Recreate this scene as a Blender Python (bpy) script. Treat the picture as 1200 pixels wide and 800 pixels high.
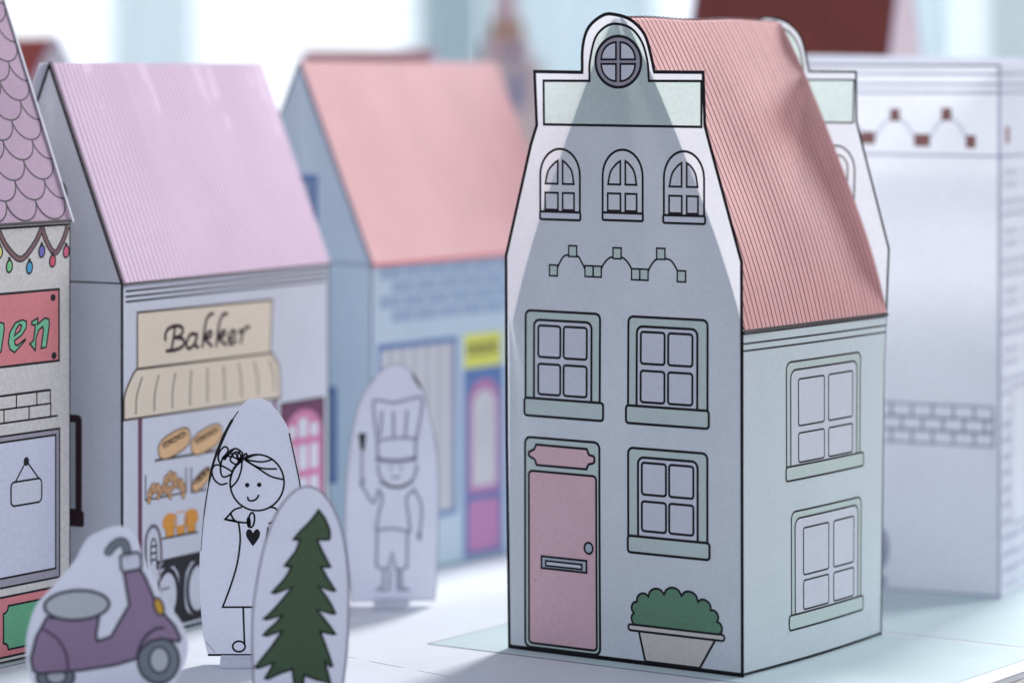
import bpy, bmesh, math, random
from mathutils import Vector
from mathutils.geometry import tessellate_polygon

random.seed(7)
for o in list(bpy.data.objects):
    bpy.data.objects.remove(o, do_unlink=True)
scene = bpy.context.scene
COL = scene.collection
MM = 0.001

# ------------------------------------------------------------------ camera
cam = bpy.data.cameras.new('camera')
cam_ob = bpy.data.objects.new('camera', cam)
COL.objects.link(cam_ob)
cam_ob.location = (0, 0, 0.170)
cam_ob.rotation_euler = (math.radians(90), 0, 0)
cam.sensor_width = 36.0
cam.lens = 114.15
cam.shift_y = -0.2708
cam.clip_start = 0.01
cam.clip_end = 50
cam.dof.use_dof = True
cam.dof.focus_distance = 0.924
cam.dof.aperture_fstop = 5.5
cam.dof.aperture_blades = 9
scene.camera = cam_ob

# ------------------------------------------------------------------ light
world = bpy.data.worlds.new('World')
scene.world = world
world.use_nodes = True
bg = world.node_tree.nodes['Background']
bg.inputs['Color'].default_value = (0.765, 0.83, 1.0, 1)
bg.inputs['Strength'].default_value = 0.41


def area(name, loc, target, size, power, color):
    l = bpy.data.lights.new(name, 'AREA')
    l.shape = 'DISK'
    l.size = size
    l.energy = power
    l.color = color
    o = bpy.data.objects.new(name, l)
    o.location = loc
    o.rotation_euler = (Vector(target) - Vector(loc)).to_track_quat('-Z', 'Y').to_euler()
    COL.objects.link(o)
    return o


# daylight of the window behind the table, and of a second window to the right
area('key_light', (0.72, 2.55, 1.95), (0.0, 0.95, 0.05), 0.46, 46, (1.0, 0.985, 0.97))
area('side_light', (1.62, 2.12, 0.92), (0.05, 0.95, 0.1), 0.75, 24, (0.97, 0.98, 1.0))
scene.view_settings.view_transform = 'Standard'
scene.view_settings.look = 'None'
scene.view_settings.exposure = 0.24
scene.view_settings.gamma = 1.0
scene.render.resolution_x = 1024
scene.render.resolution_y = 682
scene.render.engine = 'CYCLES'
scene.cycles.max_bounces = 8
scene.cycles.diffuse_bounces = 5
scene.cycles.transmission_bounces = 6

# ------------------------------------------------------------------ materials


def s2l(c):
    return tuple(((v / 255 + 0.055) / 1.055) ** 2.4 if v > 10 else v / 255 / 12.92 for v in c)


MATS = {}


def paper(name, rgb, trans=0.0, grain=0.05, bump=0.07, rough=0.75, scale=900, mottled=0.0, spec=0.3):
    """printed paper: fibre grain in colour and relief, some light passing through"""
    if name in MATS:
        return MATS[name]
    m = bpy.data.materials.new(name)
    m.use_nodes = True
    nt = m.node_tree
    N, Lk = nt.nodes, nt.links
    bs = N['Principled BSDF']
    out = N['Material Output']
    tc = N.new('ShaderNodeTexCoord')
    n1 = N.new('ShaderNodeTexNoise')
    n1.inputs['Scale'].default_value = scale
    n1.inputs['Detail'].default_value = 3
    n2 = N.new('ShaderNodeTexNoise')
    n2.inputs['Scale'].default_value = 60
    n2.inputs['Detail'].default_value = 4
    Lk.new(tc.outputs['Object'], n1.inputs['Vector'])
    Lk.new(tc.outputs['Object'], n2.inputs['Vector'])
    mr = N.new('ShaderNodeMapRange')
    mr.inputs['From Min'].default_value = 0.3
    mr.inputs['From Max'].default_value = 0.7
    mr.inputs['To Min'].default_value = 1 - grain
    mr.inputs['To Max'].default_value = 1 + grain
    Lk.new(n1.outputs['Fac'], mr.inputs['Value'])
    mr2 = N.new('ShaderNodeMapRange')
    mr2.inputs['From Min'].default_value = 0.3
    mr2.inputs['From Max'].default_value = 0.7
    mr2.inputs['To Min'].default_value = 1 - 0.02 - mottled
    mr2.inputs['To Max'].default_value = 1 + 0.02 + mottled
    Lk.new(n2.outputs['Fac'], mr2.inputs['Value'])
    mu = N.new('ShaderNodeMath')
    mu.operation = 'MULTIPLY'
    Lk.new(mr.outputs[0], mu.inputs[0])
    Lk.new(mr2.outputs[0], mu.inputs[1])
    sc = N.new('ShaderNodeVectorMath')
    sc.operation = 'SCALE'
    sc.inputs[0].default_value = s2l(rgb)
    Lk.new(mu.outputs[0], sc.inputs['Scale'])
    Lk.new(sc.outputs[0], bs.inputs['Base Color'])
    bs.inputs['Roughness'].default_value = rough
    bs.inputs['Specular IOR Level'].default_value = spec
    if bump:
        bp = N.new('ShaderNodeBump')
        bp.inputs['Strength'].default_value = bump
        bp.inputs['Distance'].default_value = 0.0002
        Lk.new(n1.outputs['Fac'], bp.inputs['Height'])
        Lk.new(bp.outputs[0], bs.inputs['Normal'])
    if trans:
        tr = N.new('ShaderNodeBsdfTranslucent')
        Lk.new(sc.outputs[0], tr.inputs['Color'])
        mx = N.new('ShaderNodeMixShader')
        mx.inputs[0].default_value = trans
        Lk.new(bs.outputs[0], mx.inputs[1])
        Lk.new(tr.outputs[0], mx.inputs[2])
        Lk.new(mx.outputs[0], out.inputs['Surface'])
    MATS[name] = m
    return m


INK = paper('black_ink', (26, 24, 30), 0, 0.1, 0.05, 0.6)
INK_SOFT = paper('thin_grey_ink', (62, 54, 62), 0, 0.1, 0.05, 0.6)
WHITE = paper('white_paper', (234, 237, 246), 0.22, 0.035)
WHITE_T = paper('thin_white_paper', (244, 245, 249), 0.4, 0.035)
CARD = paper('white_card', (242, 244, 252), 0.38, 0.03)
MINTWALL = paper('pale_mint_paper', (232, 243, 244), 0.26, 0.03)
GABLE = paper('gable_paper', (238, 242, 247), 0.41, 0.03, mottled=0.008)
MINTBAND = paper('gable_mint_paper', (218, 234, 229), 0.44, 0.045, mottled=0.02)
PANE = paper('lavender_white_print', (230, 233, 243), 0.1, 0.03)
MINT = paper('mint_print', (203, 219, 214), 0, 0.04)
PINK = paper('dusty_pink_print', (231, 193, 200), 0, 0.045)
ROOF_PINK = paper('striped_roof_pink', (240, 175, 172), 0.08, 0.05, mottled=0.025, rough=0.58, spec=0.45)
STEEL = paper('grey_violet_print', (172, 166, 178), 0, 0.05)
GREEN = paper('bush_green_print', (108, 150, 122), 0, 0.06)
TREEGREEN = paper('fir_green_print', (84, 106, 78), 0, 0.05)
POT = paper('stone_print', (226, 220, 212), 0, 0.04)
ROOFLINE = paper('roof_stripe_print', (124, 82, 88), 0, 0.05)
LILAC = paper('pink_lilac_roof_paper', (232, 202, 226), 0.2, 0.03, mottled=0.02, rough=0.5, spec=0.5)
LILAC_LINE = paper('lilac_line_print', (186, 154, 180), 0, 0.05)
SALMON = paper('salmon_roof_paper', (239, 181, 182), 0.25, 0.03, mottled=0.02, rough=0.5, spec=0.5)
SALMON_LINE = paper('salmon_line_print', (226, 146, 148), 0, 0.05)
BLUE = paper('sky_blue_paper', (228, 242, 250), 0.46, 0.03)
BLUE_DK = paper('blue_line_print', (190, 209, 229), 0.4, 0.03)
NAVY = paper('denim_blue_print', (112, 142, 194), 0.2, 0.04)
CURTAIN = paper('curtain_grey_print', (228, 228, 232), 0.15, 0.03)
CURTAIN_DK = paper('curtain_fold_print', (206, 206, 212), 0.15, 0.03)
YELLOW = paper('yellow_print', (232, 232, 110), 0, 0.04)
MAGENTA = paper('orchid_print', (196, 140, 184), 0, 0.04)
TAN = paper('cream_print', (236, 222, 200), 0, 0.03)
TANLINE = paper('brown_line_print', (96, 82, 74), 0, 0.03)
BREAD = paper('bread_print', (236, 194, 146), 0, 0.08)
BREAD_DK = paper('crust_print', (96, 66, 46), 0, 0.08)
CROISS = paper('croissant_print', (222, 174, 128), 0, 0.08)
ORANGE = paper('orange_print', (240, 164, 74), 0, 0.06)
PLUM = paper('plum_print', (116, 70, 98), 0, 0.05)
ROSE = paper('rose_print', (212, 136, 174), 0, 0.05)
MAROON = paper('dark_maroon_print', (58, 38, 46), 0, 0.05)
CHARCOAL = paper('charcoal_print', (52, 50, 56), 0, 0.05)
GREIGE = paper('warm_grey_paper', (238, 234, 229), 0.2, 0.09, 0.3)
SCALE_ = [paper('scale_lilac_print_%d' % i, c, 0, 0.06) for i, c in
          enumerate([(188, 162, 182), (191, 166, 186), (184, 158, 179)])]
SIGNRED = paper('coral_print', (228, 140, 144), 0, 0.05)
SIGNGREEN = paper('leaf_green_print', (128, 204, 164), 0, 0.05)
PANELGREEN = paper('panel_green_print', (112, 184, 142), 0, 0.05)
SILVER = paper('silver_blue_print', (186, 196, 206), 0, 0.05)
GARLAND = paper('brown_mauve_print', (136, 104, 106), 0, 0.05)
BULB = [paper('bulb_print_%d' % i, c, 0, 0.04) for i, c in
        enumerate([(226, 226, 130), (136, 210, 150), (84, 172, 210), (128, 118, 200), (224, 100, 116), (224, 110, 140)])]
SCOOT = paper('mauve_print', (162, 138, 166), 0, 0.05)
SEAT = paper('seat_grey_print', (202, 206, 212), 0, 0.04)
TYRE = paper('tyre_grey_print', (134, 142, 150), 0, 0.04)
AMBER = paper('amber_print', (232, 178, 70), 0, 0.05)
BRICKRED = paper('brown_red_print', (166, 118, 114), 0.25, 0.05)
LAVLINE = paper('grey_lavender_print', (196, 196, 214), 0.36, 0.03)
LAVDARK = paper('lavender_brick_line_print', (172, 172, 192), 0.34, 0.03)
ROAD = paper('road_paper', (230, 235, 242), 0, 0.025, 0.08)
LOT = paper('lot_mint_paper', (206, 224, 226), 0, 0.025, 0.08)
DASH = paper('road_dash_print', (250, 250, 252), 0, 0.02, 0.05)
REDROOF = paper('dark_red_roof_paper', (142, 76, 66), 0.0, 0.08, mottled=0.04)
REDLINE = paper('dark_red_line_print', (108, 56, 52), 0, 0.05)
RED2 = paper('brick_red_roof_paper', (186, 84, 78), 0.05, 0.06)
CREAM2 = paper('cream_wall_paper', (226, 225, 224), 0.0, 0.03)
BLUSH = paper('blush_wall_paper', (236, 216, 224), 0.15, 0.03)
VIOLET = paper('violet_edge_print', (184, 180, 222), 0, 0.03)
STONE = paper('sandstone_paper', (206, 198, 196), 0.1, 0.06)
STONE_PINK = paper('pink_stone_paper', (222, 204, 210), 0.1, 0.06)
STONE_BROWN = paper('brown_stone_print', (188, 158, 140), 0, 0.06)
SLATE = paper('slate_blue_print', (128, 138, 172), 0, 0.05)

# ------------------------------------------------------------------ 2D drawing tools


def smooth(pts, n=6, closed=False):
    """Catmull-Rom curve through the points"""
    out = []
    L = len(pts)
    rng = range(L) if closed else range(L - 1)
    for i in rng:
        if closed:
            p0, p1, p2, p3 = pts[i - 1], pts[i], pts[(i + 1) % L], pts[(i + 2) % L]
        else:
            p0, p1, p2, p3 = pts[max(i - 1, 0)], pts[i], pts[i + 1], pts[min(i + 2, L - 1)]
        for k in range(n):
            t = k / n
            out.append(tuple(0.5 * (2 * p1[a] + (p2[a] - p0[a]) * t + (2 * p0[a] - 5 * p1[a] + 4 * p2[a] - p3[a]) * t * t
                                    + (3 * p1[a] - p0[a] - 3 * p2[a] + p3[a]) * t ** 3) for a in (0, 1)))
    if not closed:
        out.append(tuple(pts[-1]))
    return out


def ell(cx, cy, rx, ry, n=28, rot=0.0, a0=0.0, a1=360.0):
    full = abs(a1 - a0) >= 360
    out = []
    c, s = math.cos(math.radians(rot)), math.sin(math.radians(rot))
    for i in range(n if full else n + 1):
        a = math.radians(a0 + (a1 - a0) * i / n)
        x, y = rx * math.cos(a), ry * math.sin(a)
        out.append((cx + c * x - s * y, cy + s * x + c * y))
    return out


def rect(u0, v0, u1, v1):
    return [(u0, v0), (u1, v0), (u1, v1), (u0, v1)]


def rrect(u0, v0, u1, v1, r, corners='all', n=4):
    out = []
    for key, cx, cy, a in (('bl', u0 + r, v0 + r, 180), ('br', u1 - r, v0 + r, 270), ('tr', u1 - r, v1 - r, 0), ('tl', u0 + r, v1 - r, 90)):
        if corners == 'all' or key in corners:
            for i in range(n + 1):
                t = math.radians(a + 90 * i / n)
                out.append((cx + r * math.cos(t), cy + r * math.sin(t)))
        else:
            out.append((u0 if 'l' in key else u1, v0 if 'b' in key else v1))
    return out


class Sheet:
    """a flat or curved piece of paper; (u, v, h) in mm to world in m"""

    def __init__(s, o, u, v=(0, 0, 1), n=None, fn=None, du=0, dv=0):
        s.o, s.u, s.v = Vector(o), Vector(u).normalized(), Vector(v).normalized()
        s.n = Vector(n) if n is not None else s.u.cross(s.v)
        s.fn, s.du, s.dv = fn, du, dv

    def map(s, u, v, h):
        if s.fn:
            p = s.fn(u, v, h)
        else:
            p = s.o + s.u * u + s.v * v + s.n * h
        return Vector(p) * MM


class Draw:
    def __init__(s, sheet, h=0.0):
        s.sh, s.h = sheet, h
        s.polys = []          # (pts3, material)
        s.mats = []

    def mi(s, m):
        if m not in s.mats:
            s.mats.append(m)
        return s.mats.index(m)

    def fill(s, pts, m, h=0.0):
        if len(pts) > 1 and (abs(pts[0][0] - pts[-1][0]) + abs(pts[0][1] - pts[-1][1])) < 1e-6:
            pts = pts[:-1]
        k = s.mi(m)
        z = s.h + h
        if len(pts) <= 4:
            s.polys.append(([(p[0], p[1], z) for p in pts], k))
            return s
        vs = [Vector((p[0], p[1], 0)) for p in pts]
        for t in tessellate_polygon([vs]):
            s.polys.append(([(pts[i][0], pts[i][1], z) for i in t], k))
        return s

    def holed(s, outer, holes, m, h=0.0):
        k = s.mi(m)
        z = s.h + h
        loops = [outer] + holes
        flat = [p for l in loops for p in l]
        for t in tessellate_polygon([[Vector((p[0], p[1], 0)) for p in l] for l in loops]):
            s.polys.append(([(flat[i][0], flat[i][1], z) for i in t], k))
        return s

    def rim(s, pts, t, m, h=0.0):
        """paper edge of thickness t going back from the outline"""
        k = s.mi(m)
        z = s.h + h
        for i in range(len(pts)):
            a, b = pts[i], pts[(i + 1) % len(pts)]
            s.polys.append(([(a[0], a[1], z), (b[0], b[1], z), (b[0], b[1], z - t), (a[0], a[1], z - t)], k))
        return s

    def stroke(s, pts, w=0.7, m=None, closed=False, h=0.015, cap=True):
        m = m or INK
        k = s.mi(m)
        z = s.h + h
        P = [Vector((p[0], p[1])) for p in pts]
        Q = [P[0]]
        for p in P[1:]:
            if (p - Q[-1]).length > 1e-5:
                Q.append(p)
        if closed and (Q[0] - Q[-1]).length < 1e-5:
            Q.pop()
        n = len(Q)
        if n < 2:
            return s
        ws = w if isinstance(w, (list, tuple)) else None
        L, R = [], []
        for i in range(n):
            a = Q[i - 1] if (i > 0 or closed) else None
            b = Q[(i + 1) % n] if (i < n - 1 or closed) else None
            d1 = (Q[i] - a).normalized() if a is not None else None
            d2 = (b - Q[i]).normalized() if b is not None else None
            if d1 is None:
                d1 = d2
            if d2 is None:
                d2 = d1
            t = d1 + d2
            if t.length < 1e-4:
                t = d2.copy()
            t.normalize()
            nn = Vector((-t.y, t.x))
            c = max(nn.dot(Vector((-d2.y, d2.x))), 0.45)
            hw = (ws[min(int(i * len(ws) / n), len(ws) - 1)] if ws else w) / 2 / c
            L.append(Q[i] + nn * hw)
            R.append(Q[i] - nn * hw)
        for i in range(n if closed else n - 1):
            j = (i + 1) % n
            s.polys.append(([(R[i].x, R[i].y, z), (R[j].x, R[j].y, z), (L[j].x, L[j].y, z), (L[i].x, L[i].y, z)], k))
        if cap and not closed:
            for e, (i, j) in enumerate(((0, 1), (n - 1, n - 2))):
                hw = (L[i] - R[i]).length / 2
                d = Q[i] - Q[j]
                a0 = math.atan2(d.y, d.x)
                pts2 = [(Q[i].x + hw * math.cos(a0 + t), Q[i].y + hw * math.sin(a0 + t)) for t in
                        (-math.pi / 2, -math.pi / 4, 0, math.pi / 4, math.pi / 2)]
                s.polys.append(([(x, y, z) for x, y in pts2], k))
        return s

    def line(s, a, b, w=0.7, m=None, h=0.015):
        return s.stroke([a, b], w, m, h=h)

    def outlined(s, pts, m, w=0.7, ink=None, h=0.0):
        s.fill(pts, m, h)
        s.stroke(pts, w, ink, closed=True, h=h + 0.015)
        return s

    def build(s, name, parent=None, **props):
        bm = bmesh.new()
        cache = {}

        def vert(p):
            key = (round(p[0], 4), round(p[1], 4), round(p[2], 4))
            if key not in cache:
                cache[key] = bm.verts.new(p)
            return cache[key]
        for pts, k in s.polys:
            vs = []
            for p in pts:
                v = vert(p)
                if v not in vs:
                    vs.append(v)
            if len(vs) < 3:
                continue
            try:
                f = bm.faces.new(vs)
                f.material_index = k
                f.smooth = bool(s.sh.fn)
            except ValueError:
                pass
        sh = s.sh
        for step, ax in ((sh.du, 0), (sh.dv, 1)):
            if not step:
                continue
            cs = [v.co[ax] for v in bm.verts]
            lo, hi = min(cs), max(cs)
            k = math.floor(lo / step) + 1
            while k * step < hi - 1e-4:
                co = [0, 0, 0]
                no = [0, 0, 0]
                co[ax] = k * step
                no[ax] = 1
                bmesh.ops.bisect_plane(bm, geom=bm.verts[:] + bm.edges[:] + bm.faces[:], plane_co=co, plane_no=no, dist=1e-5)
                k += 1
        base = parent.matrix_world.translation if False else Vector(parent['_o']) if parent is not None else Vector((0, 0, 0))
        for v in bm.verts:
            v.co = sh.map(*v.co) - base
        if sh.fn:
            bm.normal_update()
            for e in bm.edges:
                if len(e.link_faces) != 2 or e.calc_face_angle(0) > 0.5:
                    e.smooth = False
        me = bpy.data.meshes.new(name)
        bm.to_mesh(me)
        bm.free()
        for m in s.mats:
            me.materials.append(m)
        return link(name, me, parent, **props)


ORIG = {}


def link(name, me, parent=None, **props):
    o = bpy.data.objects.new(name, me)
    COL.objects.link(o)
    if parent is not None:
        o.parent = parent
        o['_o'] = parent['_o']
    else:
        o['_o'] = (0.0, 0.0, 0.0)
    for k, v in props.items():
        o[k] = v
    return o


def thing(name, label, cat, loc_mm, group=None):
    o = bpy.data.objects.new(name, None)
    o.empty_display_size = 0.01
    COL.objects.link(o)
    o.location = Vector(loc_mm) * MM
    o['_o'] = tuple(o.location)
    o['label'] = label
    o['category'] = cat
    if group:
        o['group'] = group
    return o


def boxmesh(name, lo, hi, m, parent=None, bevel=0.0, **props):
    """box in metres, world coordinates"""
    bm = bmesh.new()
    bmesh.ops.create_cube(bm, size=1)
    base = Vector(parent['_o']) if parent is not None else Vector((0, 0, 0))
    for v in bm.verts:
        v.co = Vector([(lo[i] + hi[i]) / 2 + v.co[i] * (hi[i] - lo[i]) for i in range(3)]) - base
    if bevel:
        bmesh.ops.bevel(bm, geom=bm.edges[:], offset=bevel, segments=2, affect='EDGES')
    me = bpy.data.meshes.new(name)
    bm.to_mesh(me)
    bm.free()
    me.materials.append(m)
    return link(name, me, parent, **props)


def crop(ox, oy, s, pts):
    """digitised drawing points of one tracing sheet"""
    return [(ox + x / s, oy + y / s) for x, y in pts]


# ------------------------------------------------------------------ street plan (mm, z up)
A_ = Vector((0.8214, -0.5704, 0)).normalized()      # along the mint house front
B_ = Vector((0.5704, 0.8214, 0)).normalized()       # along its side
C0 = Vector((64.106, 903.42, 0))                    # its near right corner
W, D = 78.96, 80.75


def plan(u, d, z=0.0):
    return C0 + A_ * u + B_ * d + Vector((0, 0, z))


UP = Vector((0, 0, 1))

# table, paper base, lots
tm = bpy.data.materials.new('woven_table_cloth')
tm.use_nodes = True
nt = tm.node_tree
tcn = nt.nodes.new('ShaderNodeTexCoord')
wn = nt.nodes.new('ShaderNodeTexNoise')
wn.inputs['Scale'].default_value = 700
wn.inputs['Detail'].default_value = 5
nt.links.new(tcn.outputs['Object'], wn.inputs['Vector'])
cr = nt.nodes.new('ShaderNodeValToRGB')
cr.color_ramp.elements[0].position = 0.32
cr.color_ramp.elements[1].position = 0.68
cr.color_ramp.elements[0].color = (0.30, 0.26, 0.24, 1)
cr.color_ramp.elements[1].color = (0.62, 0.57, 0.54, 1)
nt.links.new(wn.outputs['Fac'], cr.inputs['Fac'])
nt.links.new(cr.outputs['Color'], nt.nodes['Principled BSDF'].inputs['Base Color'])
bpn = nt.nodes.new('ShaderNodeBump')
bpn.inputs['Strength'].default_value = 0.5
bpn.inputs['Distance'].default_value = 0.0006
nt.links.new(wn.outputs['Fac'], bpn.inputs['Height'])
nt.links.new(bpn.outputs[0], nt.nodes['Principled BSDF'].inputs['Normal'])
nt.nodes['Principled BSDF'].inputs['Roughness'].default_value = 0.9
boxmesh('table', (-0.9, 0.45, -0.04), (0.9, 2.2, -0.0022), tm, kind='structure')

GS = Sheet(C0, A_, B_, n=(0, 0, 1))
d = Draw(GS, h=-0.6)
sheet_pts = [(-620, -330), (61, -330), (61, 85.0), (61, 420), (-620, 420)]
d.fill(sheet_pts, ROAD)
d.rim(sheet_pts, 1.5, ROAD)
d.line((60.6, -330), (60.6, 420), 0.7, TANLINE)
d.build('paper_street', kind='structure')
d = Draw(GS, h=-0.5)
d.fill(rect(-103, -7.6, 52.5, 84.6), LOT).stroke([(52.5, -7.6), (-103, -7.6), (-103, 84.6)], 0.35, INK_SOFT)
d.fill(rect(-103, 87.2, 52.5, 400), LOT)
d.build('mint_lot', kind='structure')
d = Draw(GS, h=-0.5)
for a, b in (((-120, -35.0), (-106.5, -37.5)), ((-100, -39.0), (-87, -41.4)), ((-80.5, -42.6), (-67, -45))):
    d.line(a, b, 0.75, DASH)
d.build('road_dashes', kind='structure')

# ------------------------------------------------------------------ mint canal house
house = thing('canal_house', 'tall pale mint paper house with pink door, bell gable and striped pink roof', 'paper house', C0)


def lean(v, d):
    """the paper box is twisted a little to the right towards its back and top"""
    if v < 80:
        k = v * 0.0143
    elif v < 112:
        k = 1.144 + (v - 80) * 0.055
    else:
        k = 2.904 + (v - 112) * 0.026
    return k * max(0.0, min(1.2, d / D))


def front_fn(u, v, h):
    # the front sheet bellies a little
    bow = 0.9 * math.sin(math.pi * max(0, min(1, u / W))) * math.sin(math.pi * max(0, min(1, v / 115.0)))
    return C0 - A_ * W + A_ * u + UP * v - B_ * (h + bow * 0.5)


def side_fn(u, v, h):
    bow = 1.5 * math.sin(math.pi * max(0, min(1, u / D))) * (1 - 0.6 * max(0, min(1, v / 96.0)))
    return C0 + B_ * u + UP * v + A_ * (h + bow + lean(v, u))


FRONT = Sheet(C0, A_, fn=front_fn, du=6.6, dv=12)
SIDE = Sheet(C0, B_, fn=side_fn, du=5.05, dv=16)
outline = [(0, 0), (-0.9, 60), (-1.22, 113.87), (7.56, 146.43), (9.66, 152.16), (8.9, 167.77), (25.42, 167.55)] + \
    smooth([(25.5, 168.6), (25.71, 175.15), (27.77, 180.54), (32.74, 183.93), (37.11, 184.0), (42.32, 182.39), (46.63, 178.48), (48.64, 173.15), (49.9, 168.2)], 4) + \
    [(50.07, 167.7), (66.18, 167.61), (66.74, 152.77), (68.42, 147.29), (78.68, 114.91), (78.96, 0)]
inner = [(12.06, 165.1), (28.0, 165.1)] + smooth([(28.05, 166.2), (28.13, 170.61), (29.97, 177.34), (33.62, 180.68), (37.5, 181.39), (42.32, 180.02), (45.91, 176.06), (47.71, 170.61), (48.1, 166.3)], 4) + \
    [(48.21, 165.16), (65.62, 165.16), (65.62, 152.3), (12.21, 152.45)]
rw = (37.83, 170.6)
roundwin = ell(rw[0], rw[1], 7.75, 7.3, 36)


def archwin(u0, u1, v0, v1):
    w = (u1 - u0)
    r = w / 2
    s = (v1 - v0 - 0.0) * 0.42
    top = ell((u0 + u1) / 2, v1 - s, r, s, 16, a0=0, a1=180)
    return [(u0, v0), (u1, v0)] + top


aw = [(10.9, 24.7, 127.15, 145.46, 10.86, 24.9, 125.0), (32.52, 46.1, 127.4, 145.54, 32.52, 46.2, 125.35), (53.2, 66.5, 127.2, 145.4, 53.0, 66.85, 125.1)]
d = Draw(FRONT)
d.holed(outline, [inner] + [archwin(*a[:4]) for a in aw], GABLE)
d.rim(outline, 0.4, WHITE)
d.stroke(outline, 1.0, INK, closed=True)
d.stroke([(0.3, 0.25), (78.6, 0.25)], 0.9, INK)
d.build('front_wall', house)
d = Draw(FRONT)
d.holed(inner, [roundwin], MINTBAND)
d.stroke(inner, 0.75, INK, closed=True)
d.build('gable_panel', house)
# round window
d = Draw(FRONT)
d.fill(roundwin, STEEL)
d.stroke(roundwin, 0.85, INK, closed=True)
rwo = d.build('round_window', house)
for qx in (-1, 1):
    for qy in (-1, 1):
        a0 = {(1, 1): 0, (-1, 1): 90, (-1, -1): 180, (1, -1): 270}[(qx, qy)]
        q = [(rw[0] + qx * 0.75, rw[1] + qy * 0.65)] + [(rw[0] + qx * 0.75 + x, rw[1] + qy * 0.65 + y) for x, y in ell(0, 0, 5.0, 4.9, 8, a0=a0, a1=a0 + 90)]
        dd = Draw(FRONT, 0.05)
        dd.outlined(q, PANE, 0.6)
        dd.build('pane', rwo)
# arched gable windows
for (u0, u1, v0, v1, s0, s1, sv) in aw:
    o_ = archwin(u0, u1, v0, v1)
    d = Draw(FRONT)
    d.fill(o_, WHITE_T)
    d.stroke(o_, 0.7, INK, closed=True)
    w_ = d.build('arched_window', house)
    c = (u0 + u1) / 2 + 0.1
    pl, pr = u0 + 1.85, u1 - 2.1
    yt, ym1, ym0, yb = v0 + 14.9, v0 + 8.2, v0 + 5.6, v0 + 0.7
    up_l = [(pl, ym1), (c - 0.85, ym1)] + smooth([(c - 0.85, yt), (c - 2.2, yt - 0.9), (pl + 0.9, ym1 + 3.6), (pl, ym1)], 4)[:-1]
    up_r = [(c + 0.85, ym1)] + [(pr, ym1)] + smooth([(pr, ym1), (pr - 0.7, ym1 + 3.6), (c + 2.2, yt - 0.9), (c + 0.85, yt)], 4)[1:]
    for q in (up_l, up_r, rect(pl - 0.1, yb, c - 0.8, ym0), rect(c + 0.85, yb, pr + 0.1, ym0)):
        dd = Draw(FRONT, 0.03)
        dd.stroke(q, 0.6, INK, closed=True)
        dd.fill(q, WHITE_T, 0.0)
        dd.build('pane', w_)
    dd = Draw(FRONT, 0.05)
    dd.outlined(rrect(s0, sv, s1, v0 + 0.1, 0.5), PANE, 0.7)
    dd.build('sill', w_)
# arched string of keystones
d = Draw(FRONT, 0.03)
for (ax, bx) in ((16.8, 26.6), (31.9, 42.8), (47.8, 58.2)):
    m_ = (ax + bx) / 2
    d.stroke(smooth([(ax, 110.9), (ax + 1.2, 113.0), (m_ - 2.4, 114.6), (m_, 115.0), (m_ + 2.4, 114.6), (bx - 1.2, 112.9), (bx, 110.9)], 4), 0.55, INK)
orn = d.build('arch_ornament', house)
for cu, cv in ((15.57, 110.3), (22.24, 116.08), (27.9, 110.5), (30.75, 110.5), (37.47, 115.97), (43.8, 110.2), (46.6, 110.2), (52.2, 116.3), (59.08, 110.2)):
    dd = Draw(FRONT, 0.05)
    dd.outlined(rect(cu - 1.38, cv - 1.55, cu + 1.38, cv + 1.55), MINT, 0.5)
    dd.build('block', orn)


def window(sheet, parent, fr, sill, inn, panes, wk=0.75, wp=0.7, r=1.6):
    d = Draw(sheet, 0.03)
    o_ = rrect(*fr, r, 'tltr')
    d.outlined(o_, MINT, wk)
    i_ = rrect(*inn, r * 1.15, 'tltr')
    d.outlined(i_, PANE, wk, h=0.025)
    w_ = d.build('window', parent)
    for p in panes:
        dd = Draw(sheet, 0.08)
        dd.outlined(rrect(*p, 0.8), PANE, wp)
        dd.build('pane', w_)
    dd = Draw(sheet, 0.1)
    dd.outlined(rrect(*sill, 0.9), MINT, wk)
    dd.build('sill', w_)
    return w_


def panes4(u0, um0, um1, u1, v0, vm0, vm1, v1):
    return [(u0, vm1, um0, v1), (um1, vm1, u1, v1), (u0, v0, um0, vm0), (um1, v0, u1, vm0)]


window(FRONT, house, (5.82, 72.9, 31.79, 98.4), (5.45, 67.9, 33.0, 73.0), (8.83, 72.9, 28.9, 95.8), panes4(10.34, 18.1, 19.28, 27.3, 74.3, 83.1, 85.1, 94.2))
window(FRONT, house, (41.45, 72.9, 67.72, 98.2), (40.8, 67.9, 68.2, 72.9), (44.33, 72.9, 64.4, 95.5), panes4(45.7, 53.63, 54.84, 62.82, 74.1, 83.0, 85.0, 94.0))
window(FRONT, house, (41.5, 35.9, 67.69, 60.9), (41.38, 31.2, 68.42, 35.9), (44.84, 35.9, 64.54, 58.4), panes4(46.13, 54.16, 55.23, 63.17, 37.6, 46.0, 47.95, 56.95))
window(SIDE, house, (22.81, 55.6, 65.5, 85.3), (22.5, 51.6, 67.7, 55.6), (25.1, 55.6, 63.3, 82.9), panes4(29.3, 43.8, 46.3, 60.7, 56.35, 64.7, 66.8, 80.1), 0.55, 0.5, 2.2)
window(SIDE, house, (25.27, 13.3, 66.58, 42.6), (24.0, 9.1, 68.05, 13.3), (27.22, 13.3, 64.5, 40.5), panes4(31.8, 46.3, 49.3, 61.8, 14.1, 22.4, 24.0, 37.4), 0.55, 0.5, 2.2)

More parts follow.
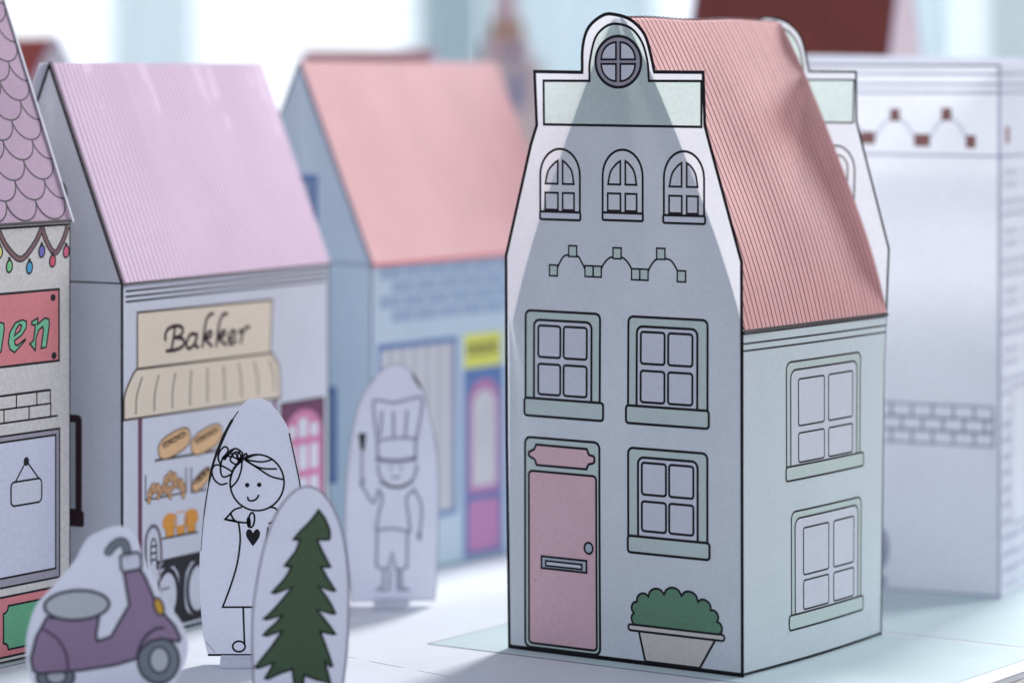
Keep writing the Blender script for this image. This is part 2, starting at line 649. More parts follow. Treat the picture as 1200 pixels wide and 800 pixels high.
# door
d = Draw(FRONT, 0.03)
d.outlined(rrect(5.64, 0.7, 31.7, 61.6, 1.8), MINT, 0.75)
d.outlined(rrect(7.0, 1.9, 30.6, 51.9, 1.2), PINK, 0.7, h=0.025)
door = d.build('door', house)
dd = Draw(FRONT, 0.09)
np_ = [(9.6, 59.6), (27.4, 59.5)] + smooth([(27.6, 59.0), (28.2, 57.9), (29.7, 57.6), (30.0, 57.0)], 3) + smooth([(30.0, 56.0), (29.4, 55.5), (28.0, 55.1), (27.4, 54.0)], 3) + \
    [(27.3, 53.7), (9.8, 53.7)] + smooth([(9.6, 54.2), (9.0, 55.3), (7.6, 55.9), (7.0, 56.4)], 3) + smooth([(7.0, 57.2), (7.9, 57.7), (9.0, 58.3), (9.5, 59.3)], 3)
dd.outlined(np_, PINK, 0.7)
dd.build('nameplate', door)
dd = Draw(FRONT, 0.09)
dd.outlined(ell(27.95, 31.1, 1.45, 1.6, 18), SILVER, 0.65)
dd.build('doorknob', door)
dd = Draw(FRONT, 0.09)
dd.outlined(rect(11.5, 24.0, 27.2, 27.4), SILVER, 0.65)
dd.outlined(rect(13.0, 24.8, 25.6, 26.2), PANE, 0.6, h=0.03)
dd.build('letterbox', door)
dd = Draw(FRONT, 0.09)
dd.fill(ell(9.2, 20.2, 0.28, 0.3, 8), STEEL)
dd.build('ink_speck', door)
# pot with bush
d = Draw(FRONT, 0.03)
d.outlined([(44.9, 9.0), (70.2, 9.0), (65.1, 0.6), (47.0, 0.6)], POT, 0.7)
pot = d.build('flower_pot', house)
dd = Draw(FRONT, 0.06)
bumps = [(44.2, 10.6), (43.3, 14.0), (44.3, 17.3), (48.2, 19.2), (53.4, 20.2), (59.2, 20.4), (64.6, 19.2), (68.8, 17.2), (70.8, 14.2), (71.4, 10.6)]
bush = []
for i in range(len(bumps) - 1):
    a, b = Vector(bumps[i]), Vector(bumps[i + 1])
    t = b - a
    nrm = Vector((-t.y, t.x)).normalized()
    for k in range(8):
        f = k / 8
        p = a + t * f + nrm * ((max(0.0, 1 - (2 * f - 1) ** 2)) ** 0.6 * t.length * 0.36)
        bush.append((p.x, p.y))
bush.append(bumps[-1])
dd.outlined(bush, GREEN, 0.65)
dd.build('bush', pot)
dd = Draw(FRONT, 0.1)
dd.outlined(rrect(41.4, 9.0, 73.2, 10.7, 0.8), POT, 0.65)
dd.build('rim', pot)

# side wall
d = Draw(SIDE)
sw = rect(0.15, 0, D, 95.4)
d.fill(sw, MINTWALL)
d.stroke([(0.0, 0.2), (0.0, 95.4)], 1.1, INK)
d.stroke([(0.0, 0.2), (D, 0.2)], 0.75, INK)
d.line((0.3, 92.1), (D - 0.2, 92.1), 0.5, h=0.06).line((0.3, 90.1), (D - 0.2, 90.1), 0.5, h=0.06)
d.line((0, 95.0), (D, 95.0), 0.9, INK_SOFT)
d.build('side_wall', house)
# left and back walls


def left_fn(u, v, h):
    return C0 - A_ * W + B_ * u + UP * v + A_ * lean(v, u) - A_ * h


d = Draw(Sheet(C0, B_, fn=left_fn, du=20, dv=24))
d.fill(rect(0, 0, D, 95.4), MINTWALL)
d.build('side_wall', house)


def back_fn(u, v, h):
    return C0 - A_ * W + A_ * (u + lean(v, D)) + UP * v + B_ * (D - h)


BACK = Sheet(C0, A_, fn=back_fn, dv=20)
d = Draw(BACK)
d.holed(outline, [inner, archwin(*aw[2][:4])], GABLE)
d.rim(outline, 0.4, WHITE)
d.stroke(outline, 0.7, INK_SOFT, closed=True)
d.stroke(inner, 0.55, INK_SOFT, closed=True)
d.fill(inner, MINTBAND)
d.fill(archwin(*aw[2][:4]), WHITE_T)
d.build('back_gable', house)
d = Draw(BACK, 0.03)
u0, u1, v0, v1 = aw[2][:4]
d.stroke(archwin(u0, u1, v0, v1), 0.55, INK_SOFT, closed=True)
d.stroke(archwin(u0 + 3.2, u1 - 2.4, v0 + 6, v1 - 2.8), 0.5, INK_SOFT, closed=True)
d.build('arched_window', house)

# roof: two curved sheets over a blunt ridge
prof = smooth([(79.3, 94.9), (75.6, 106.6), (69.4, 122.6), (62.0, 138.8), (55.6, 152.6), (48.5, 167.2), (40.6, 181.6), (38.6, 183.0)], 4)
plen = [0.0]
for a, b in zip(prof, prof[1:]):
    plen.append(plen[-1] + math.dist(a, b))
PL = plen[-1]


def prof_at(v):
    v = max(0.0, min(PL, v))
    for i in range(len(plen) - 1):
        if v <= plen[i + 1] + 1e-9:
            f = (v - plen[i]) / (plen[i + 1] - plen[i])
            a, b = prof[i], prof[i + 1]
            t = Vector((b[0] - a[0], b[1] - a[1])).normalized()
            return (a[0] + (b[0] - a[0]) * f, a[1] + (b[1] - a[1]) * f, t.y, -t.x)
    return prof[-1] + (1, 0)


def roof_fn(sgn):
    def fn(u, v, h):
        x, z, nx, nz = prof_at(v)
        q = (v - PL * 0.5) / PL
        sag = 0.9 * math.sin(math.pi * u / D) * math.sin(math.pi * v / PL) + 0.35 * math.sin(u * 0.16 + v * 0.02) * math.sin(math.pi * v / PL)
        hh = h + sag * 0.9 + 0.09 * math.cos(2 * math.pi * u / 2.2)
        x += nx * hh
        z += nz * hh + 0.25 * math.sin(u * 0.14) * (v / PL)
        if sgn < 0:
            x = 37.9 - (x - 37.9) * 0.885
        return C0 - A_ * W + A_ * (x + lean(z, u)) + UP * z + B_ * u
    return fn


for sgn in (1, -1):
    R_ = Sheet(C0, B_, fn=roof_fn(sgn), du=1.1, dv=6)
    d = Draw(R_)
    rp = rect(0.5, 0, D - 0.5, PL)
    d.fill(rp, ROOF_PINK, 0.35)
    d.fill(rp, WHITE, 0.0)
    d.rim(rp, 0.35, INK_SOFT, 0.35)
    if sgn > 0:
        for i in range(36):
            u = 1.1 + i * 2.2
            d.stroke([(u, 0.6), (u, PL - 0.4)], 0.34 + 0.06 * math.sin(i * 2.1), ROOFLINE, h=0.42)
        d.line((0.5, 0.5), (D - 0.5, 0.5), 1.0, INK, h=0.46)
        d.line((0.5, PL - 0.3), (D - 0.5, PL - 0.3), 0.7, SILVER, h=0.46)
    d.build('roof', house)


# ------------------------------------------------------------------ plain gabled paper houses
def gabled(name, label, o, udir, w, depth, eave, ridge, wall, roofm, linem, pitch, lw, group='paper houses on the street',
           ends=(0.0, 0.0), rear_over=0.0, ink=INK, edge=0.8, sides=True, lot=True, base_line=True, slopes=True, eave_ink=None):
    """front along udir from o (its left end); the ridge runs along the front"""
    u = Vector(udir).normalized()
    back = Vector((-u.y, u.x, 0))
    o = Vector(o)
    t = thing(name, label, 'paper house', o + u * w / 2 + back * depth / 2, group)
    F = Sheet(o, u)
    S = {'front': F, 'left': Sheet(o + back * depth, -back), 'right': Sheet(o + u * w, back), 'back': Sheet(o + u * w + back * depth, -u)}
    d = Draw(F)
    d.fill(rect(0, 0, w, eave), wall)
    d.stroke([(0.1, 0.2), (0.1, eave)], edge, ink)
    d.stroke([(w - 0.1, 0.2), (w - 0.1, eave)], edge * 0.6, ink)
    if base_line:
        d.line((0, 0.2), (w, 0.2), edge * 0.7, ink)
    d.line((0, eave - 0.3), (w, eave - 0.3), edge * 0.8, eave_ink or ink)
    d.build('front_wall', t)
    Draw(S['back']).fill(rect(0, 0, w, eave), wall).build('back_wall', t)
    pent = [(0, 0), (depth, 0), (depth, eave), (depth / 2, ridge - 0.4), (0, eave)]
    for k in ('left', 'right'):
        d = Draw(S[k])
        d.fill(pent, wall)
        d.stroke([(0, eave), (depth / 2, ridge - 0.4), (depth, eave)], edge, ink)
        d.line((0.3, eave), (depth - 0.3, eave), 0.45, ink)
        d.line((0.1, 0), (0.1, eave), edge * 0.6, ink).line((depth - 0.1, 0), (depth - 0.1, eave), edge * 0.6, ink)
        d.build('side_wall', t)
    run = Vector((depth / 2, ridge - eave))
    sl = run.length
    ov = 0.8
    for k in (0, 1):
        if k == 0:
            vd = (back * run.x + UP * run.y).normalized()
            org = o + UP * eave - vd * ov
            ud = u
            a0, a1 = -ends[0], w + ends[1]
        else:
            vd = (-back * run.x + UP * run.y).normalized()
            org = o + u * w + back * depth + UP * eave - vd * ov
            ud = -u
            a0, a1 = -ends[1] - rear_over * 0.3, w + ends[0] + rear_over
        n = ud.cross(vd)

        def rf(uu, vv, h, org=org, ud=ud, vd=vd, n=n):
            wob = 0.5 * math.sin(math.pi * (uu / w)) * math.sin(math.pi * vv / (sl + ov)) + 0.12 * math.sin(uu * 0.21 + 1.3) * vv / sl
            return org + ud * uu + vd * vv + n * (h + wob) + UP * (0.1 * math.sin(uu * 0.075 + 0.6) * vv / sl)
        R_ = Sheet(org, ud, vd, n, fn=rf, du=7, dv=14)
        d = Draw(R_, 0.3)
        rp = rect(a0, 0, a1, sl + ov)
        d.fill(rp, roofm, 0.35)
        d.fill(rp, WHITE, 0.0)
        d.rim(rp, 0.35, WHITE if k else roofm, 0.35)
        if pitch:
            x = a0 + pitch * 0.6
            while x < a1 - 0.3:
                d.line((x, 0.5), (x, sl + ov - 0.3), lw, linem, h=0.37)
                x += pitch
        if k == 0:
            d.line((a0 + 0.15, 0), (a0 + 0.15, sl + ov), edge * 0.8, ink, h=0.372)
            d.line((a0, 0.3), (a1, 0.3), edge * (1.6 if eave_ink else 0.8), eave_ink or ink, h=0.372)
            t['roof_frame'] = 0
            del t['roof_frame']
        S['roof%d' % k] = R_
        d.build('roof', t)
    if lot:
        LS = Sheet(o, u, back, n=(0, 0, 1))
        d = Draw(LS, h=-0.45)
        d.fill(rect(-9, -2.7, w + 9, depth + 6), LOT).stroke([(-9, -2.7), (w + 9, -2.7)], 0.3, INK_SOFT)
        d.build('lot', kind='structure')
    return t, S


# ---- bakery
bak, BS = gabled('bakery_house', 'white bakery with lilac pink roof, cream awning and bread in its window', (-114.42, 952.65, 0), (0.4922, 0.8705, 0), 111.9, 53.4, 105.6, 170.0,
                 WHITE, LILAC, LILAC_LINE, 2.15, 0.62, ends=(0.1, 0.1), rear_over=4.0, edge=1.1)
F = BS['front']
d = Draw(F, 0.03)
for v in (103.2, 101.6, 100.1):
    d.line((2.0, v), (110.2, v), 0.6, INK)
d.build('cornice', bak)
d = Draw(F, 0.05)
d.outlined([(7.55, 96.6), (79.1, 95.9), (78.2, 79.2), (7.55, 80.0)], TAN, 0.7, TANLINE)
val = [(7.4, 79.9), (79.0, 79.2)] + smooth([(79.6, 78.4), (82.6, 75.0), (83.5, 70.0), (83.7, 64.6)], 4) + [(0.9, 65.5)] + smooth([(0.95, 68.0), (1.2, 72.8), (4.6, 77.6), (6.6, 79.6)], 4)
awn = d.build('awning', bak)
dd = Draw(F, 0.08)
dd.outlined(val, TAN, 0.7, TANLINE)
for i in range(9):
    u = 9.78 + i * 8.45
    k = (i - 4) / 4.0
    dd.stroke(smooth([(u, 77.2), (u + (2.6 * k if k < 0 else 2.6 * k), 72.0), (u + 3.0 * k, 66.9)], 4), 0.55, TANLINE)
dd.build('valance', awn)
BAKKER = {
    'B': [[(26.48, 90.83), (25.94, 88.18), (24.71, 84.32)], [(21.65, 87.59), (21.65, 89.16), (23.18, 90.7), (26.71, 91.35), (29.96, 90.76), (30.58, 89.41), (29.18, 88.16), (26.71, 87.76), (29.8, 87.44), (31.36, 86.2), (30.27, 84.8), (26.48, 84.1), (22.26, 84.15)]],
    'a': [[(37.92, 87.75), (35.57, 88.38), (33.46, 87.27), (32.44, 85.35), (33.46, 84.1), (35.57, 84.4), (37.37, 85.98), (38.08, 87.74), (37.13, 84.87), (38.71, 83.98)]],
    'k': [[(46.47, 93.62), (44.88, 93.54), (42.97, 91.94), (42.1, 89.27), (40.92, 84.08)], [(41.55, 86.35), (44.08, 88.22), (45.68, 88.01), (44.88, 86.7), (42.34, 86.43), (43.93, 85.04), (45.84, 83.89)]],
    'kk': [[(54.02, 93.2), (51.93, 92.98), (50.24, 91.21), (49.35, 88.75), (48.39, 83.79)], [(48.87, 86.04), (51.44, 87.87), (53.05, 87.76), (52.25, 86.44), (49.67, 86.08), (51.28, 84.76), (53.38, 83.69)]],
    'e': [[(55.16, 85.03), (57.59, 85.77), (58.57, 86.99), (57.35, 87.73), (55.64, 86.93), (54.83, 85.14), (55.48, 83.9), (56.94, 83.7), (58.9, 84.48)]],
    'r': [[(60.69, 87.12), (61.84, 87.5), (62.33, 86.68), (61.68, 83.71)], [(62.09, 86.0), (63.65, 87.65), (65.13, 88.38), (66.12, 88.12)]],
}
for ch, sts in BAKKER.items():
    dd = Draw(F, 0.08)
    for n_, st in enumerate(sts):
        dd.stroke(smooth(st, 5), 1.15, MAROON, h=0.015 + 0.01 * n_)
    dd.build('letter', awn)
# shop window
d = Draw(F, 0.03)
d.fill(rect(7.9, 2.0, 10.0, 65.2), PLUM).fill(rect(10.0, 2.0, 79.5, 65.0), PANE).fill(rect(79.5, 2.0, 81.6, 64.8), PLUM)
d.line((7.7, 2.0), (81.7, 2.0), 0.5)
shop = d.build('shop_window', bak)
dd = Draw(F, 0.06)
dd.line((16.5, 52.0), (74, 51.3), 0.7, CHARCOAL)
dd.stroke([(11.6, 48.0), (11.6, 40.7), (32.4, 40.8), (32.4, 48.0)], 0.55, CHARCOAL)
dd.stroke([(35.0, 47.8), (35.0, 40.4), (56.0, 40.4), (56.0, 47.5)], 0.55, CHARCOAL)
dd.line((19.5, 28.3), (38.5, 28.0), 0.6, CHARCOAL)
dd.build('shelf', shop)


def loaf(cx, cy, L, Wd, rot):
    dd = Draw(F, 0.08)
    c, s_ = math.cos(math.radians(rot)), math.sin(math.radians(rot))
    blunt = []
    for i in range(28):
        a = 2 * math.pi * i / 28
        x = L * math.copysign(abs(math.cos(a)) ** 0.72, math.cos(a))
        y = Wd * math.copysign(abs(math.sin(a)) ** 0.72, math.sin(a))
        blunt.append((cx + c * x - s_ * y, cy + s_ * x + c * y))
    dd.outlined(blunt, BREAD, 0.5, BREAD_DK)
    for t in (-0.5, -0.05, 0.42):
        x, y = cx + c * L * t, cy + s_ * L * t
        dd.stroke(smooth([(x - 1.9, y + 1.2), (x - 0.4, y + 1.7), (x + 1.2, y + 1.9), (x + 2.4, y + 1.4)], 3), 0.75, BREAD_DK, h=0.03)
        dd.stroke([(x - 1.6, y + 0.4), (x + 1.6, y + 0.9)], 0.5, BREAD_DK, h=0.03)
    dd.build('bread', shop)


loaf(26.3, 56.1, 8.4, 3.5, 13)
loaf(43.2, 55.6, 8.4, 3.5, 13)
loaf(60.0, 55.2, 8.4, 3.5, 13)


def croissant(cx, cy, r, rot):
    """a crescent of overlapping dough rolls"""
    dd = Draw(F, 0.08)
    c, s_ = math.cos(math.radians(rot)), math.sin(math.radians(rot))
    for n_, (x, y, rx, ry, a) in enumerate(((-0.8, -0.38, 0.36, 0.26, 58), (0.8, -0.38, 0.36, 0.26, -58), (-0.48, 0.06, 0.42, 0.38, 32), (0.48, 0.06, 0.42, 0.38, -32), (0.0, 0.22, 0.40, 0.44, 0))):
        dd.outlined(ell(cx + r * (c * x - s_ * y), cy + r * (s_ * x + c * y), rx * r, ry * r, 16, rot + a), CROISS, 0.26, BREAD_DK, h=n_ * 0.02)
    dd.stroke([(cx - 0.25 * r, cy - 0.1 * r), (cx + 0.2 * r, cy + 0.5 * r)], 0.3, BREAD_DK, h=0.12)
    dd.build('croissant', shop)


croissant(15.8, 43.0, 3.7, 18)
croissant(21.2, 42.4, 3.6, -6)
croissant(24.2, 45.6, 3.9, 4)
croissant(28.8, 43.0, 3.8, -28)
loaf(40.5, 43.6, 5.4, 2.2, 26)
for cu, cap in ((24.0, ORANGE), (29.6, PANE), (35.0, ORANGE)):
    dd = Draw(F, 0.08)
    dd.outlined([(cu - 2.0, 28.4), (cu + 2.0, 28.4), (cu + 2.5, 32.0), (cu - 2.5, 32.0)], ORANGE, 0.3, TANLINE)
    dd.outlined(smooth([(cu - 3.3, 31.4), (cu - 3.4, 33.6), (cu - 1.6, 35.1), (cu + 0.8, 35.2), (cu + 3.1, 34.0), (cu + 3.3, 31.6), (cu, 31.0)], 3, True), cap, 0.35, ORANGE, h=0.03)
    dd.build('muffin', shop)
# cafe table and chair printed before the window
dd = Draw(F, 0.09)
dd.fill(rrect(17.0, 19.3, 55.0, 22.0, 0.8), CHARCOAL)
dd.fill(smooth([(26.5, 19.4), (34.5, 19.4), (32.4, 16.5), (31.6, 10.5), (32.6, 5.2), (36.5, 2.4), (24.0, 2.4), (27.4, 5.2), (28.8, 10.5), (28.4, 16.5)], 4, True), CHARCOAL, 0.004)
dd.stroke(ell(22.8, 11.0, 5.4, 7.6, 24), 1.7, CHARCOAL, closed=True)
dd.stroke(ell(38.4, 11.0, 5.4, 7.6, 24), 1.7, CHARCOAL, closed=True)
dd.fill(rect(15.5, 1.6, 46.0, 3.2), CHARCOAL, 0.008)
dd.build('cafe_table', bak)
dd = Draw(F, 0.1)
ch = smooth([(12.0, 20.0), (11.6, 25.0), (12.0, 30.0), (14.6, 32.6), (17.6, 31.6), (19.2, 27.5), (19.6, 21.0)], 4)
dd.stroke(ch, 1.5, STEEL).stroke(ch, 0.4, INK, h=0.03)
dd.stroke(smooth([(14.4, 21.5), (14.2, 26.0), (15.0, 28.8), (16.8, 27.6), (17.2, 21.5)], 4), 0.5, INK, h=0.03)
for v in (22.6, 24.6, 26.6):
    dd.line((14.3, v), (17.2, v), 0.6, INK, h=0.035)
dd.stroke([(18.6, 20.5), (18.8, 13.2), (23.5, 13.2)], 1.0, STEEL)
dd.stroke([(19.2, 12.4), (20.2, 5.0), (18.8, 2.2)], 1.0, STEEL)
dd.build('cafe_chair', bak)
# door
d = Draw(F, 0.03)
d.fill(rect(84.0, 1.0, 109.3, 62.6), PLUM)
arch = [(86.4, 2.0), (107.9, 2.0), (107.9, 52.0)] + ell(97.15, 52.0, 10.75, 7.8, 18, a0=0, a1=180)
d.fill(arch, ROSE, 0.02)
d.stroke(rect(84.0, 1.0, 109.3, 62.6), 0.6, INK, closed=True)
bd = d.build('door', bak)
for (u0, u1) in ((88.6, 92.6), (94.2, 99.4), (101.0, 105.6)):
    for (v0, v1) in ((30.5, 38.0), (40.6, 48.4), (51.0, 57.0)):
        top = v1 if not (v1 == 57.0 and u0 != 94.2) else 55.0
        dd = Draw(F, 0.07)
        dd.fill(rrect(u0, v0, u1, top, 0.7), PANE)
        dd.build('pane', bd)
# side windows of the bakery (left side)
SL = BS['left']
d = Draw(SL, 0.03)
d.fill(rrect(14.6, 34.0, 38.8, 66.3, 1.6, 'tltr'), MAROON)
wn_ = d.build('window', bak)
Draw(SL, 0.06).fill(rect(16.8, 38.5, 36.4, 64.0), SILVER).build('pane', wn_)
Draw(SL, 0.07).fill(rrect(13.6, 33.2, 39.6, 38.0, 0.8), MAROON).build('sill', wn_)
d = Draw(SL, 0.03)
d.fill(archwin(20.0, 33.4, 124.0, 137.0), MAROON)
wn_ = d.build('window', bak)
Draw(SL, 0.06).fill(archwin(21.6, 31.8, 125.4, 135.4), SILVER).build('pane', wn_)

# ---- blue house
blu, ES = gabled('blue_shop_house', 'sky blue paper shop with salmon roof, yellow sign and orchid door', (-46.31, 1068.0, 0), (0.574, 0.819, 0), 113.1, 61.0, 104.0, 170.3,
                 BLUE, SALMON, SALMON_LINE, 0, 0.3, ends=(0.1, 0.1), ink=paper('blue_edge_print', (84, 96, 122), 0, 0.03), edge=0.7, eave_ink=paper('coral_fold_print', (206, 96, 102), 0, 0.04))
F = ES['front']
for (r_, v) in enumerate((98.6, 93.8, 89.0, 84.2)):
    u = 4.6 + (6.6 if r_ % 2 else 0)
    while u < 106:
        dd = Draw(F, 0.02)
        dd.fill(rect(u, v, min(u + 12.2, 109), v + 4.1), BLUE_DK)
        dd.build('brick', blu)
        u += 13.2
d = Draw(F, 0.03)
d.fill(rect(3.4, 17.0, 48.0, 77.4), NAVY)
wn_ = d.build('shop_window', blu)
n = 12
for i in range(n):
    u0 = 5.2 + i * 41.0 / n
    dd = Draw(F, 0.06)
    dd.fill(rect(u0, 18.8, u0 + 41.0 / n, 75.4), CURTAIN_DK if i % 2 else CURTAIN)
    dd.build('curtain_strip', wn_)
d = Draw(F, 0.03)
d.fill(rect(51.8, 1.0, 75.5, 65.6), NAVY)
bd = d.build('door', blu)
dd = Draw(F, 0.06)
dd.fill([(54.6, 2.6), (73.2, 2.6), (73.2, 54.0)] + ell(63.9, 54.0, 9.3, 7.6, 16, a0=0, a1=180), MAGENTA)
dd.build('door_leaf', bd)
dd = Draw(F, 0.09)
dd.fill([(57.0, 25.0), (70.8, 25.0), (70.8, 52.0)] + ell(63.9, 52.0, 6.9, 5.8, 16, a0=0, a1=180), CURTAIN)
dd.fill(rect(54.6, 20.2, 73.2, 22.4), NAVY)
dd.stroke(ell(63.9, 47.0, 3.6, 3.4, 16), 0.7, CURTAIN_DK, closed=True, h=0.02)
dd.stroke(smooth([(61.0, 41.0), (63.9, 39.6), (66.8, 41.0)], 4), 0.8, CURTAIN_DK, h=0.02)
dd.build('pane', bd)
d = Draw(F, 0.05)
d.fill(rect(52.2, 65.8, 74.2, 77.4), YELLOW)
sg = d.build('shop_sign', blu)
dd = Draw(F, 0.08)
for i in range(6):
    u = 54.6 + i * 3.1
    dd.stroke([(u, 70.2), (u, 74.0)], 0.8, CHARCOAL)
    dd.stroke([(u, 74.0), (u + 1.5, 73.0), (u + 0.2, 72.0), (u + 1.6, 70.2)], 0.6, CHARCOAL, h=0.02)
dd.build('lettering', sg)
SL = ES['left']
for (u0, v0, u1, v1) in ((22.5, 112.0, 38.5, 133.0), (14.3, 31.0, 46.7, 63.0)):
    d = Draw(SL, 0.03)
    d.fill(rect(u0, v0, u1, v1), NAVY)
    wn_ = d.build('window', blu)
    Draw(SL, 0.06).fill(rect(u0 + 2, v0 + 2, u1 - 2, v1 - 2), BLUE_DK).build('pane', wn_)

# ---- flower shop with scalloped roof (cut by the frame)
pur, PS = gabled('flower_shop_house', 'warm grey paper shop with scalloped lilac roof, bulb garland and coral sign', (-167.84, 887.0, 0), (0.5491, 0.8357, 0), 71.04, 66.0, 124.5, 204.5,
                 GREIGE, SCALE_[0], INK, 0, 0.3, ends=(0.2, 0.2), edge=0.7)
F = PS['front']
d = Draw(F, 0.03)
d.line((0, 123.3), (70.6, 123.3), 0.6)
d.build('cornice', pur)
R0 = PS['roof0']
rs = 6.15
sp = 12.6
slp = math.hypot(33.0, 80.0) + 0.8
row = 0
v = 1.2
while v < slp - 2:
    off = 71.2 - 7.0 + (sp / 2 if row % 2 else 0)
    k = 0
    while off - k * sp > -2:
        cu = off - k * sp
        k += 1
        pts = ell(cu, v + rs, sp / 2, rs, 14, a0=180, a1=360)
        poly = pts + [(cu + sp / 2, min(v + 2 * rs, slp)), (cu - sp / 2, min(v + 2 * rs, slp))]
        poly = [(max(-0.1, min(71.1, x)), min(y, slp)) for x, y in poly]
        if max(p[0] for p in poly) - min(p[0] for p in poly) < 1:
            continue
        dd = Draw(R0, 0.72 + row * 0.03)
        dd.fill(poly, random.choice(SCALE_))
        dd.stroke([(max(-0.1, min(71.1, x)), y) for x, y in pts if y < slp], 0.48, INK_SOFT, h=0.02, cap=False)
        dd.build('roof_tile', pur)
    row += 1
    v += rs
d = Draw(R0, 0.72 + row * 0.03 + 0.05)
d.line((70.95, 0), (70.95, slp), 0.9, WHITE)
d.line((70.3, 0), (70.3, slp), 0.4, INK_SOFT)
d.line((0, 0.3), (71.1, 0.3), 0.7, INK)
d.build('roof_edge', pur)
# garland of bulbs
d = Draw(F, 0.03)
swags = [(58.9, 122.9, 70.0, 122.9, 7.6), (41.0 - 0.4, 122.6, 58.9, 122.9, 8.4), (22.6, 122.6, 40.6, 122.6, 8.4), (5.0, 122.6, 22.6, 122.6, 8.4)]
for (a, va, b, vb, dp) in swags:
    pts = smooth([(a, va), (a + (b - a) * 0.18, va - dp * 0.55), (a + (b - a) * 0.5, va - dp * 1.0), (a + (b - a) * 0.82, vb - dp * 0.55), (b, vb)], 6)
    d.stroke(pts, 1.9, INK, cap=False).stroke(pts, 1.15, GARLAND, h=0.03, cap=False)
gar = d.build('garland', pur)
for i, (cu, cv) in enumerate([(40.8, 116.6), (44.94, 112.4), (53.46, 111.6), (58.72, 116.0), (63.37, 113.0), (69.3, 115.4), (36.0, 115.4), (31.5, 112.0), (26.0, 112.4)]):
    dd = Draw(F, 0.07)
    dd.outlined(ell(cu, cv, 1.25, 1.75, 14, -8), BULB[i % 6], 0.5)
    dd.fill(rect(cu - 0.5, cv + 1.6, cu + 0.5, cv + 2.6), INK, 0.02)
    dd.build('bulb', gar)
# sign
d = Draw(F, 0.03)
d.outlined(rect(2.0, 84.0, 66.2, 104.7), SIGNRED, 0.7)
sg = d.build('shop_sign', pur)
for cu, cv in ((63.6, 102.4), (64.0, 85.6), (4.4, 102.4), (4.4, 85.6)):
    dd = Draw(F, 0.06)
    dd.fill(ell(cu, cv, 1.1, 1.05, 12), INK)
    dd.build('rivet', sg)
E_OUT = [(51.71, 90.94), (47.16, 87.75), (45.22, 88.77), (44.51, 90.82), (45.22, 93.68), (47.52, 96.2), (50.41, 96.84), (52.15, 96.29), (52.0, 94.34), (50.12, 92.51), (47.09, 91.17), (47.38, 89.98), (48.24, 89.62), (51.57, 91.24)]
E_IN = [(47.09, 92.53), (47.81, 94.43), (49.25, 95.6), (50.12, 95.25), (49.54, 93.82)]
NN = [(54.4, 96.04), (56.96, 96.9), (56.88, 95.09), (60.04, 96.75), (61.81, 96.34), (61.96, 94.65), (60.63, 88.33), (58.42, 88.1), (59.45, 93.24), (59.16, 94.35), (57.4, 93.48), (56.3, 91.4), (55.93, 87.69), (53.6, 89.73), (55.2, 90.59), (55.71, 93.2), (55.93, 95.05), (54.47, 95.15)]
dd = Draw(F, 0.06)
dd.outlined(NN, SIGNGREEN, 0.5)
dd.build('letter', sg)
dd = Draw(F, 0.06)
dd.holed(E_OUT, [E_IN], SIGNGREEN).stroke(E_OUT, 0.5, INK, closed=True).stroke(E_IN, 0.5, INK, closed=True)
dd.build('letter', sg)
dd = Draw(F, 0.06)
for sh in (-19.2, -25.0):
    dd.outlined([(x + sh, y) for x, y in NN], SIGNGREEN, 0.5, h=0.03 if sh < -20 else 0.0)
dd.build('letter', sg)
# brick patch
for (r_, v0, v1, us) in ((0, 71.9, 75.7, (20.0, 29.5, 38.9, 47.9, 56.6, 62.4)), (1, 68.0, 71.9, (24.0, 33.5, 42.7, 53.3, 62.6))):
    for a, b in zip(us, us[1:]):
        dd = Draw(F, 0.03)
        dd.outlined(rect(a, v0, b, v1), GREIGE, 0.5)
        dd.build('brick', pur)
d = Draw(F, 0.035)
d.line((40.0, 68.0), (65.4, 68.1), 0.55).line((38, 75.8), (62.2, 75.9), 0.55)
d.build('brick_course', pur)
# shop window with a hanging card
d = Draw(F, 0.03)
d.outlined(rect(6.0, 21.3, 66.4, 64.3), STEEL, 0.6)
d.outlined(rect(7.8, 24.0, 64.7, 62.6), paper('pale_glass_print', (226, 228, 244), 0.05, 0.05), 0.6, h=0.025)
wn_ = d.build('shop_window', pur)
dd = Draw(F, 0.08)
dd.fill(ell(52.07, 56.2, 1.15, 1.3, 14), INK)
dd.stroke([(47.6, 51.0), (52.07, 56.4), (57.3, 50.9)], 0.5)
dd.outlined(rrect(45.6, 44.0, 58.6, 50.8, 1.4), PANE, 0.55, h=0.03)
dd.build('hanging_card', wn_)
d = Draw(F, 0.03)
d.outlined(rect(4.0, 1.5, 68.0, 18.6), SIGNRED, 0.65)
dd_ = d.build('plinth_panel', pur)


def notch(u0, v0, u1, v1, r):
    out = []
    for cx, cy, a in ((u0, v0, 90), (u1, v0, 180), (u1, v1, 270), (u0, v1, 0)):
        for i in range(5):
            t = math.radians(a - 90 * i / 4)
            out.append((cx + r * math.cos(t), cy + r * math.sin(t)))
    return out


for u0, u1 in ((6.5, 37.0), (42.5, 66.0)):
    dd = Draw(F, 0.06)
    dd.outlined(notch(u0, 3.5, u1, 15.9, 2.0), PANELGREEN, 0.6)
    dd.build('green_panel', dd_)

